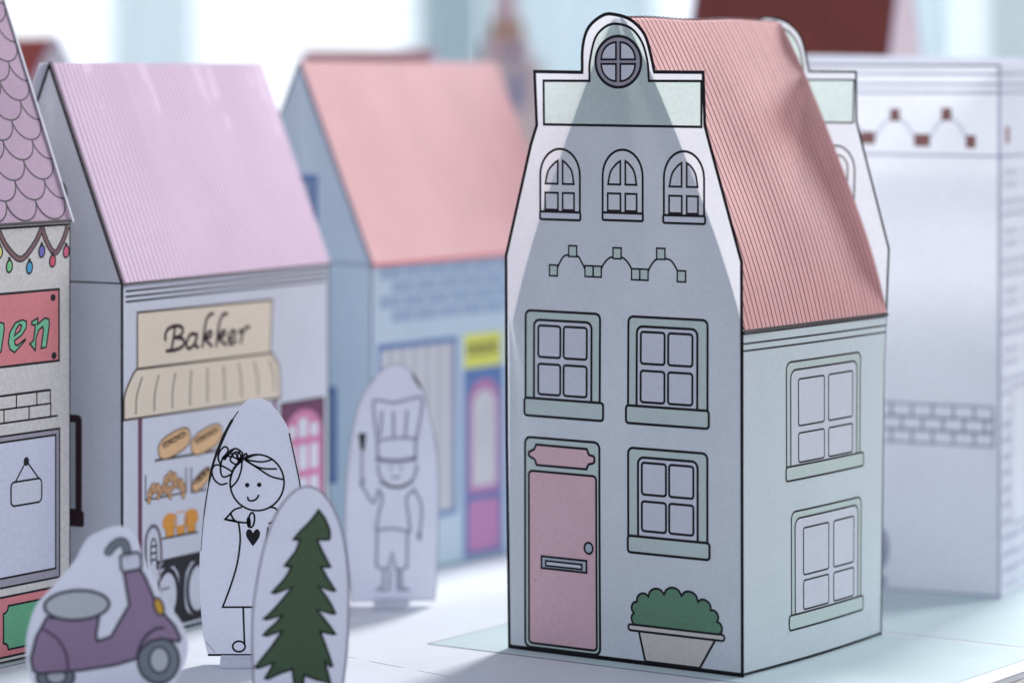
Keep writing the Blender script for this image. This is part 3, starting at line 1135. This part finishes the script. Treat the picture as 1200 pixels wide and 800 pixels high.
# ---- white flat topped building at the right
K0, K1 = Vector((83.355, 1069.35, 0)), Vector((155.58, 1034.96, 0))
ku = (K1 - K0).normalized()
kb = Vector((-ku.y, ku.x, 0))
KW, KD, KH = (K1 - K0).length, 70.0, 169.6
whi = thing('flat_roof_building', 'white flat topped paper building with grey brick band and brown arch ornament', 'paper house', (K0 + K1) / 2 + kb * KD / 2, 'paper houses on the street')
KF = Sheet(K0, ku)
KR = Sheet(K1, kb)
d = Draw(KF)
d.fill(rect(0, 0, KW, KH), WHITE_T)
d.line((KW - 0.2, 0), (KW - 0.2, KH), 1.0, LAVLINE).line((0, 0.3), (KW, 0.3), 0.8, LAVLINE).line((0, KH - 0.2), (KW, KH - 0.2), 0.7, INK_SOFT)
d.line((0, 141.0), (KW, 140.5), 0.8, LAVLINE)
d.build('front_wall', whi)
d = Draw(KF, 0.03)
for v in (166.8, 163.4, 160.8):
    d.line((0.5, v), (KW - 0.4, v), 0.9, LAVLINE)
d.build('cornice', whi)
d = Draw(KF, 0.03)
for a, b in ((19.0, 34.0), (38.4, 51.2), (56.8, 68.8)):
    m_ = (a + b) / 2
    d.stroke(smooth([(a, 146.5), (a + 2.5, 150.5), (m_, 152.6), (b - 2.5, 150.5), (b, 146.5)], 4), 0.6, LAVLINE)
og = d.build('arch_ornament', whi)
for cu, cv, w in ((16.6, 145.9, 4.4), (26.5, 153.2, 2.9), (35.6, 146.0, 4.6), (44.85, 153.5, 2.9), (54.0, 145.4, 4.9), (62.2, 153.8, 2.9), (70.3, 145.1, 2.9)):
    dd = Draw(KF, 0.05)
    dd.outlined(rect(cu - w / 2, cv - 1.8, cu + w / 2, cv + 1.8), BRICKRED, 0.4, paper('dark_brick_line_print', (120, 82, 82), 0, 0.05))
    dd.build('block', og)
for r_ in range(3):
    v0 = 48.0 + r_ * 4.2
    u = 2.0 + (3.5 if r_ % 2 else 0)
    while u < 77:
        u1 = min(u + 6.9, 77.7)
        dd = Draw(KF, 0.03)
        dd.stroke(rect(u, v0, u1, v0 + 4.1), 0.7, LAVDARK, closed=True)
        dd.build('brick', whi)
        u += 6.95
d = Draw(KF, 0.03)
d.fill(smooth([(37.0, 6.0), (41.0, 7.0), (43.0, 12.0), (42.0, 18.5), (38.0, 20.0), (34.0, 14.0)], 4, True), LAVLINE)
d.fill(rect(34.0, 1.0, 42.0, 4.5), LAVLINE, 0.002)
d.build('shrub_print', whi)
d = Draw(KR)
d.fill(rect(0, 0, KD, KH), WHITE)
d.line((0.2, 0), (0.2, KH), 0.9, LAVLINE)
for v in (166.8, 163.4, 160.8, 140.5):
    d.line((0.5, v), (KD, v), 0.9, LAVLINE)
d.build('side_wall', whi)
r_ = 0
v = 3.0
while v < 134:
    u = 1.0 + (0 if r_ % 2 else 3.5)
    while u < 40:
        dd = Draw(KR, 0.03)
        dd.stroke(rect(u, v, u + 7, v + 4.6), 0.7, LAVLINE, closed=True)
        dd.build('brick', whi)
        u += 7.6 if (int(u) % 3) else 15
    r_ += 1
    v += 5.2 if v < 50 else 9.5
d = Draw(KR, 0.06)
d.outlined(rrect(12, 22, 30, 66, 2), PANE, 0.7, LAVLINE)
d.build('window', whi)
d = Draw(KR, 0.06)
d.fill(rect(6, 144.5, 10, 150), BRICKRED)
d.build('block', whi)
Draw(Sheet(K1 + kb * KD, -ku)).fill(rect(0, 0, KW, KH), WHITE_T).build('back_wall', whi)
Draw(Sheet(K0 + kb * KD, -kb)).fill(rect(0, 0, KD, KH), WHITE).build('side_wall', whi)
# parapet flap standing up at the back
Draw(Sheet(K0 + kb * (KD * 0.55) + UP * (KH - 1.0), ku)).fill([(-2, 0), (KW + 2, 0), (KW + 2, 3.2), (KW * 0.6, 3.8), (-2, 4.6)], WHITE).build('parapet', whi)

# ------------------------------------------------------------------ houses far behind
# tall house with a dark red roof: front faces like the mint house
o_ = Vector((62.0, 1266.0, 0))
red, RS = gabled('red_roof_house', 'tall paper house with dark red tiled roof behind the mint house', o_, (0.8214, -0.5704, 0), 90.0, 48.0, 128.0, 222.0,
                 BLUSH, REDROOF, REDLINE, 0, 0.5, ink=VIOLET, edge=1.6, lot=False)
R0 = RS['roof0']
d = Draw(R0, 0.7)
for i in range(22):
    u = -30 + i * 6.0
    a, b = (u, 1.0), (u + 46, 101.0)
    if a[0] < 0.5:
        f = (0.5 - a[0]) / (b[0] - a[0])
        a = (0.5, a[1] + (b[1] - a[1]) * f)
    if b[0] > 89.5:
        f = (89.5 - a[0]) / (b[0] - a[0])
        b = (89.5, a[1] + (b[1] - a[1]) * f)
    if b[0] > a[0]:
        d.line(a, b, 0.7, REDLINE)
d.build('roof_pattern', red)
# small brick red roof at the far left
gd = Vector((0.86, 0.51, 0)).normalized()
o_ = Vector((-222.0, 1322.0, 0))


def ridge_house(name, label, apex, gdir, hw, length, eave, ridge, wall, roofm, edgem):
    """gable end of half width hw under the apex point; ridge goes back"""
    g = Vector(gdir).normalized()
    b = Vector((-g.y, g.x, 0))
    ax = Vector((apex[0], apex[1], 0))
    t = thing(name, label, 'paper house', ax + b * length / 2, 'paper houses on the street')
    d = Draw(Sheet(ax - g * hw, g))
    d.fill([(0, 0), (2 * hw, 0), (2 * hw, eave), (hw, ridge), (0, eave)], wall)
    d.stroke([(0, eave), (hw, ridge), (2 * hw, eave)], 1.6, edgem)
    d.build('gable_wall', t)
    Draw(Sheet(ax + g * hw + b * length, -g)).fill([(0, 0), (2 * hw, 0), (2 * hw, eave), (hw, ridge), (0, eave)], wall).build('gable_wall', t)
    Draw(Sheet(ax + g * hw, b)).fill(rect(0, 0, length, eave), wall).build('side_wall', t)
    Draw(Sheet(ax - g * hw + b * length, -b)).fill(rect(0, 0, length, eave), wall).build('side_wall', t)
    sl = math.hypot(hw, ridge - eave)
    for s_ in (1, -1):
        vd = (-g * s_ * hw + UP * (ridge - eave)).normalized()
        if s_ > 0:
            S_ = Sheet(ax + g * hw + UP * eave, b, vd)
        else:
            S_ = Sheet(ax - g * hw + b * length + UP * eave, -b, vd)
        d = Draw(S_, 0.3)
        rp = rect(-0.6, -0.8, length + 0.6, sl)
        d.fill(rp, roofm, 0.35).fill(rp, WHITE).rim(rp, 0.35, WHITE, 0.35)
        d.build('roof', t)
    return t, Sheet(ax - g * hw, g)


rh, RH = ridge_house('red_gable_house', 'small white gabled paper house with brick red roof, far left', (-188.5, 1345.0), (0.86, 0.51, 0), 34.0, 70, 118, 181.5, CREAM2, RED2, VIOLET)
d = Draw(RH, 0.03)
d.outlined(archwin(27, 41, 128, 150), SILVER, 0.7, STEEL)
d.build('window', rh)
# second salmon roof peeping over the blue house
so, SS = gabled('salmon_roof_house', 'paper house whose salmon roof peeps over the blue shop', (-107.8, 1323.0, 0), (0.71, -0.705, 0), 78.0, 62.0, 104.0, 175.6,
                CREAM2, SALMON, SALMON_LINE, 0, 0.4, ink=VIOLET, edge=1.2, lot=False)
d = Draw(SS['front'], 0.03)
d.outlined(rect(8, 40, 24, 70), SILVER, 0.7, STEEL).outlined(rect(36, 40, 52, 70), SILVER, 0.7, STEEL)
d.build('window', so)
d = Draw(SS['front'], 0.03)
d.outlined(rect(22, 1, 38, 34), SIGNRED, 0.7, STEEL)
d.build('door', so)
d = Draw(RS['front'], 0.03)
for u0 in (10, 36, 62):
    d.outlined(rect(u0, 70, u0 + 18, 100), SILVER, 0.8, STEEL)
d.build('window', red)

# church tower
tx, ty = -2.5, 1450.0
tow = thing('church_tower', 'slim sandstone paper church tower with spire and slate blue window', 'paper tower', (tx, ty, 0))


def tower_box(name, hw, z0, z1, m, top=None):
    top = hw if top is None else top
    bm = bmesh.new()
    a = math.radians(20)
    vs = []
    for z, h in ((z0, hw), (z1, top)):
        for sx, sy in ((-1, -1), (1, -1), (1, 1), (-1, 1)):
            x, y = sx * h, sy * h
            vs.append(bm.verts.new(((x * math.cos(a) - y * math.sin(a)) * MM, (x * math.sin(a) + y * math.cos(a)) * MM, z * MM)))
    for i in range(4):
        bm.faces.new((vs[i], vs[(i + 1) % 4], vs[4 + (i + 1) % 4], vs[4 + i]))
    bm.faces.new(vs[4:])
    me = bpy.data.meshes.new(name)
    bm.to_mesh(me)
    bm.free()
    me.materials.append(m)
    return link(name, me, tow)


tower_box('tower_base', 13.0, 0, 171, STONE)
tower_box('belfry', 8.4, 171.002, 180, STONE_PINK)
tower_box('upper_stage', 6.2, 180.002, 189, STONE_BROWN)
tower_box('lantern', 4.0, 189.002, 204, STONE_PINK)
tower_box('spire', 4.6, 204.002, 240, SLATE, 0.3)
TS = Sheet((tx, ty, 0), (math.cos(math.radians(20)), math.sin(math.radians(20)), 0))
for (u, v0, v1, nm) in ((0, 150, 168, 'window'), (0, 173, 178, 'opening')):
    hw = 13.0 if v0 < 160 else 8.4
    d = Draw(Sheet(Vector((tx, ty, 0)) - TS.n * 0, TS.u), hw + 0.05)
    d.fill(archwin(-3.6, 3.6, v0, v1), SLATE)
    d.build(nm, tow)


# ------------------------------------------------------------------ standing paper cut-outs
def standee(name, label, x_mm, y_mm, outline_pts, back=WHITE):
    t = thing(name, label, 'paper cutout', (x_mm, y_mm, 0), 'paper cutouts standing on the street')
    S_ = Sheet((x_mm, y_mm, 0), (1, 0, 0))
    d = Draw(S_)
    d.fill(outline_pts, CARD)
    d.fill(outline_pts, CARD, -0.4)
    d.rim(outline_pts, 0.4, CARD)
    d.build('card', t)
    return t, S_


def foot(t, x0, x1, x_mm, y_mm, depth=5.0, m=CARD, z0=2.4):
    """folded tab the cut-out stands on: leaves the card at height z0, runs forward and curls down to the street"""
    S_ = Sheet((x_mm, y_mm, 0), (1, 0, 0), (0, -1, 0), n=(0, 0, 1))

    def fn(u, v, h):
        k = v / depth
        z = z0 + 0.12 * math.sin(k * 4) - (z0 + 0.1) * (max(0.0, k - 0.8) / 0.2) ** 1.3
        return Vector((x_mm + u * (1 - 0.06 * k), y_mm - 0.1 - min(v, depth * (0.82 + 0.1 * k)), z + h))
    S_.fn = fn
    S_.dv = depth / 10
    d = Draw(S_)
    r_ = rect(x0, 0, x1, depth)
    d.fill(r_, m, 0.25).fill(r_, m, 0.0).rim(r_, 0.25, m, 0.25)
    d.build('base_tab', t)


# girl
gy = 924.6
gk = gy / 3805.0
gx = (295 - 600) * gk


def G(pts):
    return [((x - 295) * gk, (768 - y) * gk + 1.65) for x, y in pts]


def G8(pts):
    return G(crop(230, 500, 6.667, pts))


gout = G(smooth([(238, 745), (234.5, 700), (234, 650), (238, 600), (246.5, 550), (257, 520), (268, 497), (278, 481), (287, 471), (294, 467.5), (307, 467.5), (315, 472), (325, 482), (338, 503), (347, 540), (353.5, 572), (358.5, 620), (359, 680), (355, 735)], 4) + [(348, 768), (244, 768)])
girl, GSH = standee('girl_cutout', 'white cutout of a smiling girl with bun and black heart on her dress', gx, gy, gout)
for st, w, m in ((smooth([(235.5, 645), (239.5, 600), (248, 550), (258.4, 520), (269.3, 497), (279, 482)], 5), [0.2, 0.35, 0.7, 0.9, 0.8, 0.3], INK),
                 (smooth([(339, 508), (346, 540), (352.4, 573), (357.5, 622)], 4), 0.4, INK), ([(244.6, 767), (347, 767)], 0.6, INK), ([(241.5, 752), (252, 764)], 0.2, STEEL)):
    d = Draw(GSH, 0.03)
    d.stroke(G(st), w, m)
    d.build('cut_line', girl)
LWd = 0.54
d = Draw(GSH, 0.03)
d.stroke(G8(ell(475, 435, 211, 219, 44)), LWd, INK, closed=True)
head = d.build('head', girl)
d = Draw(GSH, 0.06)
for st in ([(385, 252), (440, 226), (490, 216)], [(595, 254), (540, 270), (480, 272), (385, 256)], [(385, 258), (450, 300), (520, 325), (625, 328)],
           [(385, 262), (470, 315), (580, 385), (685, 412)], [(358, 272), (350, 340), (320, 420), (270, 475)], [(325, 290), (285, 350), (265, 430), (270, 475)],
           [(210, 240), (250, 185), (225, 155), (185, 190), (172, 250), (195, 298)],
           [(240, 440), (190, 450), (140, 410), (122, 345), (150, 298), (210, 310), (275, 345)],
           [(210, 235), (190, 300), (195, 370), (220, 392), (275, 370)],
           [(210, 240), (260, 210), (300, 170), (340, 185), (362, 215), (330, 252), (290, 236), (240, 230), (213, 252)],
           [(275, 215), (320, 195), (350, 230), (330, 290), (290, 285), (265, 255), (290, 215)],
           [(225, 255), (262, 190), (300, 172)], [(300, 200), (325, 235), (328, 285)], [(340, 190), (318, 230), (345, 262)],
           [(340, 262), (385, 210), (392, 230), (345, 277), (338, 262)]):
    d.stroke(G8(smooth(st, 6)), LWd * 0.95, INK)
d.build('hair', head)
for ex, ey in ((398, 455), (492, 452)):
    d = Draw(GSH, 0.06)
    d.fill(G8(ell(ex, ey, 18, 18, 14)), INK)
    d.build('eye', head)
d = Draw(GSH, 0.06)
d.stroke(G8(smooth([(402, 550), (410, 572), (440, 577), (470, 562), (487, 535)], 5)), LWd, INK)
d.build('mouth', head)
d = Draw(GSH, 0.03)
for st in ([(352, 628), (300, 645), (270, 672)], [(575, 625), (618, 636), (635, 662), (625, 705), (605, 735), (570, 755)]):
    d.stroke(G8(smooth(st, 5)), LWd, INK)
d.stroke(G8([(268, 675), (225, 722), (310, 735)]), LWd, INK)
d.stroke(G8(smooth([(268, 672), (285, 712), (308, 738)], 4)), LWd, INK)
d.stroke(G8(smooth([(225, 722), (320, 742), (405, 750)], 4)), LWd, INK)
d.stroke(G8(ell(432, 727, 23, 58, 20, 6)), LWd, INK, closed=True)
d.stroke(G8(ell(410, 745, 10, 36, 14, -4)), LWd, INK, closed=True)
d.build('arms', girl)
d = Draw(GSH, 0.03)
d.stroke(G(smooth([(279.5, 611), (281.5, 632), (278, 660), (270, 687), (261, 711)], 5)) + G([(338, 711)]), LWd, INK)
d.stroke(G(smooth([(314, 618), (313, 640), (321, 680), (338, 711)], 5)), LWd, INK)
d.build('dress', girl)
d = Draw(GSH, 0.06)
hx, hy_ = 296.5, 629.5
heart = smooth([(0, 5.2), (3, 9.3), (6.2, 9.2), (8.2, 5.5), (7.4, 0.5), (3.6, -5.5), (0, -10.3)], 4)
heart = heart + [(-x, y) for x, y in reversed(heart)][1:-1]
d.fill(G([(hx + x, hy_ - y) for x, y in heart]), INK)
d.build('heart', girl)
d = Draw(GSH, 0.03)
d.line(*G([(285, 711), (286.5, 754)]), LWd)
d.line(*G([(311, 711), (311, 754)]), LWd)
d.stroke(G(ell(280, 757, 7.3, 6.2, 20)), LWd, INK, closed=True)
d.stroke(G(ell(316, 757, 7.3, 6.2, 20)), LWd, INK, closed=True)
d.build('legs', girl)
foot(girl, (259 - 295) * gk, (332 - 295) * gk, gx, gy, 9.0, z0=1.55)

# fir tree
ty_ = 873.0
tk = ty_ / 3805.0
tX = (352 - 600) * tk


def T(pts):
    return [((x - 352) * tk, (816 - y) * tk) for x, y in pts]


def T9(pts):
    return T(crop(260, 560, 3.333, pts))


tout = T(smooth([(297, 800), (295.5, 750), (297.5, 704), (308.5, 644), (322, 605), (340, 579.5), (357, 570), (375, 575), (391, 596), (402.5, 630), (408.5, 684), (407, 755), (402, 800)], 5) + [(398, 816), (301, 816)])
fir, TSH = standee('tree_cutout', 'oval white cutout printed with a dark green fir tree', tX, ty_, tout)
d = Draw(TSH, 0.03)
d.stroke(tout, 0.6, STEEL, closed=True)
d.build('cut_line', fir)
tp = []
tiers = [([(378, 124), (345, 168), (305, 208)], (280, 238)), ([(305, 240), (288, 285), (265, 315)], (245, 342)), ([(272, 344), (250, 385), (220, 420)], (196, 446)),
         ([(275, 425), (235, 475), (195, 520)], (164, 548)), ([(236, 535), (210, 565), (180, 592)], (162, 612)), ([(236, 596), (195, 655), (155, 705)], (130, 738)), ([(202, 720), (188, 748)], (168, 780))]
tp = []
for body, tip in tiers:
    tp += smooth(body + [tip], 3)
    tp.append((tip[0] + 12, tip[1] + 3))
tp += [(225, 762), (275, 745), (282, 800), (282, 832), (318, 832), (318, 800), (322, 768), (370, 786), (425, 802)]
rt = [((424, 800), [(414, 760), (402, 712)]), ((432, 732), [(415, 680), (385, 598)]), ((443, 607), [(415, 568), (372, 514)]), ((443, 527), [(420, 480), (378, 422)]), ((443, 438), [(410, 385), (388, 346)]), ((424, 345), [(395, 290), (372, 240)]), ((420, 238), [(422, 205), (402, 155)])]
for tip, body in rt:
    tp.append((tip[0] - 10, tip[1] + 2))
    tp += smooth([tip] + body, 3)
d = Draw(TSH, 0.05)
d.outlined(T9(tp), TREEGREEN, 0.6)
d.build('fir_tree_print', fir)
foot(fir, -7, 7, tX, ty_, 8, z0=1.6)

# scooter
sy_ = 863.0
sk = sy_ / 3805.0
sX = (125 - 600) * sk


def Sc(pts):
    return [((x - 125) * sk, (824 - y) * sk) for x, y in crop(20, 600, 4, pts)]


sout = Sc(smooth([(75, 800), (50, 730), (40, 640), (52, 540), (88, 435), (150, 362), (232, 270), (275, 215), (328, 122), (400, 82), (470, 62), (522, 76), (562, 132), (602, 232), (650, 330), (702, 422), (760, 500), (794, 570), (800, 640), (782, 715), (742, 788)], 4) + [(725, 894), (95, 894)])
sco, SSH = standee('scooter_cutout', 'white cutout printed with a mauve motor scooter', sX, sy_, sout)
SI = paper('scooter_line_print', (74, 72, 84), 0, 0.05)
d = Draw(SSH, 0.03)
wheel = [(180, 768, 88, 62, 46, 34), (663, 690, 97, 108, 46, 60)]
for (cx, cy, rx, ry, hx_, hy2) in wheel:
    dd = Draw(SSH, 0.03)
    rim_ = Sc(ell(cx, cy, rx, ry, 30))
    rim_ = [(x, max(y, 0.6)) for x, y in rim_]
    dd.outlined(rim_, TYRE, 0.7, SI)
    wo = dd.build('wheel', sco)
    dd = Draw(SSH, 0.07)
    hb_ = [(x, max(y, 0.6)) for x, y in Sc(ell(cx + 4, cy - 2, hx_, hy2, 24))]
    dd.outlined(hb_, SEAT, 0.6, SI)
    dd.build('hub', wo)
body = [(140, 488), (90, 580), (65, 680), (75, 738), (100, 752), (300, 737), (460, 712), (560, 682), (580, 640), (620, 602), (680, 588), (758, 603), (766, 588), (740, 530), (690, 475), (650, 420), (600, 300), (575, 260), (500, 275), (526, 430), (440, 580), (376, 600), (370, 570), (386, 475), (260, 500)]
d = Draw(SSH, 0.1)
d.outlined(Sc(body), SCOOT, 0.75, SI)
d.stroke(Sc(smooth([(120, 540), (190, 590), (230, 660), (240, 742)], 5)), 0.8, paper('mauve_dark_print', (112, 84, 112), 0, 0.05), h=0.03)
d.stroke(Sc(smooth([(565, 665), (580, 615), (610, 570), (650, 543), (686, 537)], 5)), 0.8, SI, h=0.03)
d.build('body', sco)
d = Draw(SSH, 0.14)
d.outlined(Sc(ell(280, 432, 152, 69, 32, -3)), SEAT, 0.8, SI)
d.build('seat', sco)
d = Draw(SSH, 0.14)
hbp = Sc(smooth([(428, 182), (455, 150), (488, 134), (508, 150), (518, 192)], 5))
d.stroke(hbp, 2.4, SI).stroke(hbp, 1.5, TYRE, h=0.03)
d.build('handlebar', sco)
d = Draw(SSH, 0.18)
d.outlined(Sc([(485, 205), (500, 194), (565, 184), (578, 194), (584, 250), (572, 264), (500, 278), (488, 264)]), CARD, 0.7, SI)
d.build('headset', sco)
d = Draw(SSH, 0.14)
d.outlined(Sc(ell(665, 438, 21, 42, 20, -18)), AMBER, 0.6, SI)
d.build('headlight', sco)
foot(sco, (178 - 125) * sk, (203 - 125) * sk, sX, sy_, 8, z0=1.6)

# chef
cy_ = 1024.0
ck = cy_ / 3805.0
cX = (460 - 600) * ck


def Cc(pts):
    return [((x - 460) * ck, (708 - y) * ck + 0.5) for x, y in pts]


def C6(pts):
    return Cc(crop(400, 420, 5.333, pts))


def C7(pts):
    return Cc(crop(400, 560, 5.0, pts))


cout = Cc(smooth([(410, 690), (405, 640), (405.5, 575), (411, 521), (421, 476), (435, 451), (447, 437), (458, 430.5), (470, 430.5), (482, 439), (494, 457), (503, 485), (511, 525), (514, 570), (513.5, 630), (511, 690)], 4) + [(509, 706), (411, 708)])
chef, CSH = standee('chef_cutout', 'white cutout of a chef in tall hat holding a spatula', cX, cy_, cout)
d = Draw(CSH, 0.03)
d.stroke(cout, 0.35, STEEL, closed=True)
d.stroke(Cc([(484, 443), (493, 457)]), 0.8, CHARCOAL)
d.build('cut_line', chef)
CI = paper('chef_line_print', (160, 160, 182), 0, 0.05)
lw_ = 0.8
d = Draw(CSH, 0.03)
for st in ([(225, 525), (200, 310), (225, 278), (330, 292), (430, 270), (505, 276), (470, 512)], [(225, 530), (340, 512), (472, 515)], [(225, 530), (228, 648)], [(466, 516), (462, 640)]):
    d.stroke(C6(smooth(st, 5)), lw_, CI)
d.stroke(C6(smooth([(226, 645), (340, 658), (462, 640)], 5)), 1.5, CI)
for a, b in (((255, 350), (242, 495)), ((325, 350), (325, 500)), ((410, 345), (400, 500))):
    d.line(*C6([a, b]), lw_, CI)
d.build('hat', chef)
d = Draw(CSH, 0.03)
fc = crop(380, 420, 2.667, ell(228, 348, 60, 62, 30, a0=-8, a1=188))
d.stroke(Cc(fc), lw_, CI)
hd = d.build('head', chef)
d = Draw(CSH, 0.05)
for ex in (207, 240):
    d.fill(Cc(crop(380, 420, 2.667, ell(ex, 350, 5, 5, 10))), CI)
d.stroke(Cc(crop(380, 420, 2.667, smooth([(210, 374), (223, 382), (236, 374)], 4))), 0.6, CI)
d.build('face', hd)
d = Draw(CSH, 0.03)
for st in ([(225, 40), (320, 70), (415, 38)], [(215, 80), (240, 130), (220, 220), (205, 310)], [(430, 80), (382, 130), (392, 220), (402, 318)], [(205, 320), (300, 310), (402, 330)]):
    d.stroke(C7(smooth(st, 5)), lw_, CI)
d.build('shirt', chef)
d = Draw(CSH, 0.03)
d.stroke(C7([(210, 330), (205, 530), (235, 548), (275, 545), (297, 450), (318, 548), (355, 550), (385, 535), (387, 330)]), lw_, CI)
d.build('shorts', chef)
d = Draw(CSH, 0.03)
d.stroke(C7(smooth([(430, 90), (462, 150), (472, 220), (460, 330)], 5)), lw_, CI)
d.stroke(C7(smooth([(215, 100), (190, 160), (150, 110), (125, 62)], 5)), lw_, CI)
d.fill(C7(ell(457, 352, 15, 28, 14)), CI, 0.02).fill(C7(ell(122, 40, 14, 30, 14, 15)), CI, 0.02)
d.build('arms', chef)
d = Draw(CSH, 0.05)
d.line(*C6([(128, 600), (128, 770)]), 0.7, CI)
d.fill(C6([(105, 485), (155, 480), (145, 590), (122, 592)]), CHARCOAL)
d.build('spatula', chef)
d = Draw(CSH, 0.03)
for st in ([(250, 560), (246, 650), (205, 668), (262, 672)], [(285, 560), (280, 670)], [(330, 560), (330, 660)], [(352, 560), (350, 650), (395, 670), (335, 672)]):
    d.stroke(C7(st), lw_, CI)
d.build('legs', chef)
foot(chef, (438 - 460) * ck, (482 - 460) * ck, cX, cy_, 10.0, z0=1.7)

# ------------------------------------------------------------------ window wall of the room, far out of focus


def plain(name, rgb, trans=0.0, rough=0.8, emit=None):
    m = paper(name, rgb, trans, 0.01, 0.0, rough)
    return m


def glow(name, col, st):
    m = bpy.data.materials.new(name)
    m.use_nodes = True
    b = m.node_tree.nodes['Principled BSDF']
    b.inputs['Base Color'].default_value = (0.8, 0.85, 0.9, 1)
    b.inputs['Emission Color'].default_value = (*col, 1)
    b.inputs['Emission Strength'].default_value = st
    return m


PLASTER = plain('white_plaster', (236, 240, 244))
PAINT = plain('white_window_paint', (236, 242, 246))
DAYGLASS = glow('daylit_glass', (0.955, 0.985, 1.0), 0.82)
BLUECLOTH = paper('pale_blue_curtain_cloth', (222, 233, 238), 0.55, 0.02, 0.0)
TEALCLOTH = paper('grey_teal_curtain_cloth', (196, 211, 217), 0.5, 0.02, 0.0)
GREYCLOTH = paper('grey_curtain_cloth', (206, 216, 218), 0.5, 0.02, 0.0)
YW = 3.2
boxmesh('wall', (-2.6, YW + 0.06, -0.8), (2.6, YW + 0.16, -0.05), PLASTER, kind='structure')
boxmesh('wall', (-2.6, YW + 0.06, 1.7), (2.6, YW + 0.16, 2.4), PLASTER, kind='structure')
boxmesh('wall', (-2.6, YW + 0.06, -0.05), (-1.5, YW + 0.16, 1.7), PLASTER, kind='structure')
boxmesh('wall', (1.5, YW + 0.06, -0.05), (2.6, YW + 0.16, 1.7), PLASTER, kind='structure')
boxmesh('floor', (-2.6, -1.5, -0.9), (2.6, YW + 0.16, -0.8), plain('grey_floor', (150, 146, 142)), kind='structure')
win = thing('room_window', 'large bright window behind the paper town, out of focus', 'window', (0, YW * 1000 + 60, -50))
boxmesh('pane', (-1.46, YW + 0.10, -0.01), (1.46, YW + 0.106, 1.66), DAYGLASS, win)
for x in (-1.5, -0.79, 0.79, 1.46):
    boxmesh('frame_bar', (x, YW + 0.055, -0.05), (x + 0.04, YW + 0.115, 1.7), PAINT, win)
boxmesh('sill', (-1.55, YW - 0.02, -0.09), (1.55, YW + 0.053, -0.052), PAINT, win)
boxmesh('frame_bar', (-1.46, YW + 0.055, 1.66), (1.46, YW + 0.115, 1.7), PAINT, win)


def curtain(label, x0, x1, m, folds, y=YW - 0.06, z0=-0.5, z1=1.85, amp=0.012):
    bm = bmesh.new()
    n = folds * 8
    prev = None
    for i in range(n + 1):
        x = x0 + (x1 - x0) * i / n
        yy = y + amp * math.sin(i / 8 * 2 * math.pi)
        a = bm.verts.new((x, yy, z0))
        b = bm.verts.new((x, yy, z1))
        if prev:
            f = bm.faces.new((prev[0], a, b, prev[1]))
            f.smooth = True
        prev = (a, b)
    me = bpy.data.meshes.new('curtain')
    bm.to_mesh(me)
    bm.free()
    me.materials.append(m)
    bmc = link('curtain', me, None, label=label, category='curtain', group='curtains at the room window')
    return bmc


curtain('pale blue narrow curtain panel left of the bright window middle', -0.395, -0.30, BLUECLOTH, 3)
curtain('grey teal curtain panel behind the blue shop roof', -0.098, -0.022, TEALCLOTH, 4)
curtain('light blue curtain panel behind the church tower', -0.018, 0.145, BLUECLOTH, 6, y=YW - 0.1)
curtain('pale blue curtain panel right of the dark red roof', 0.2, 0.44, BLUECLOTH, 8, y=YW - 0.02)
curtain('grey curtain panel at the far right', 0.45, 0.62, GREYCLOTH, 5)

for o in bpy.data.objects:
    if '_o' in o:
        del o['_o']
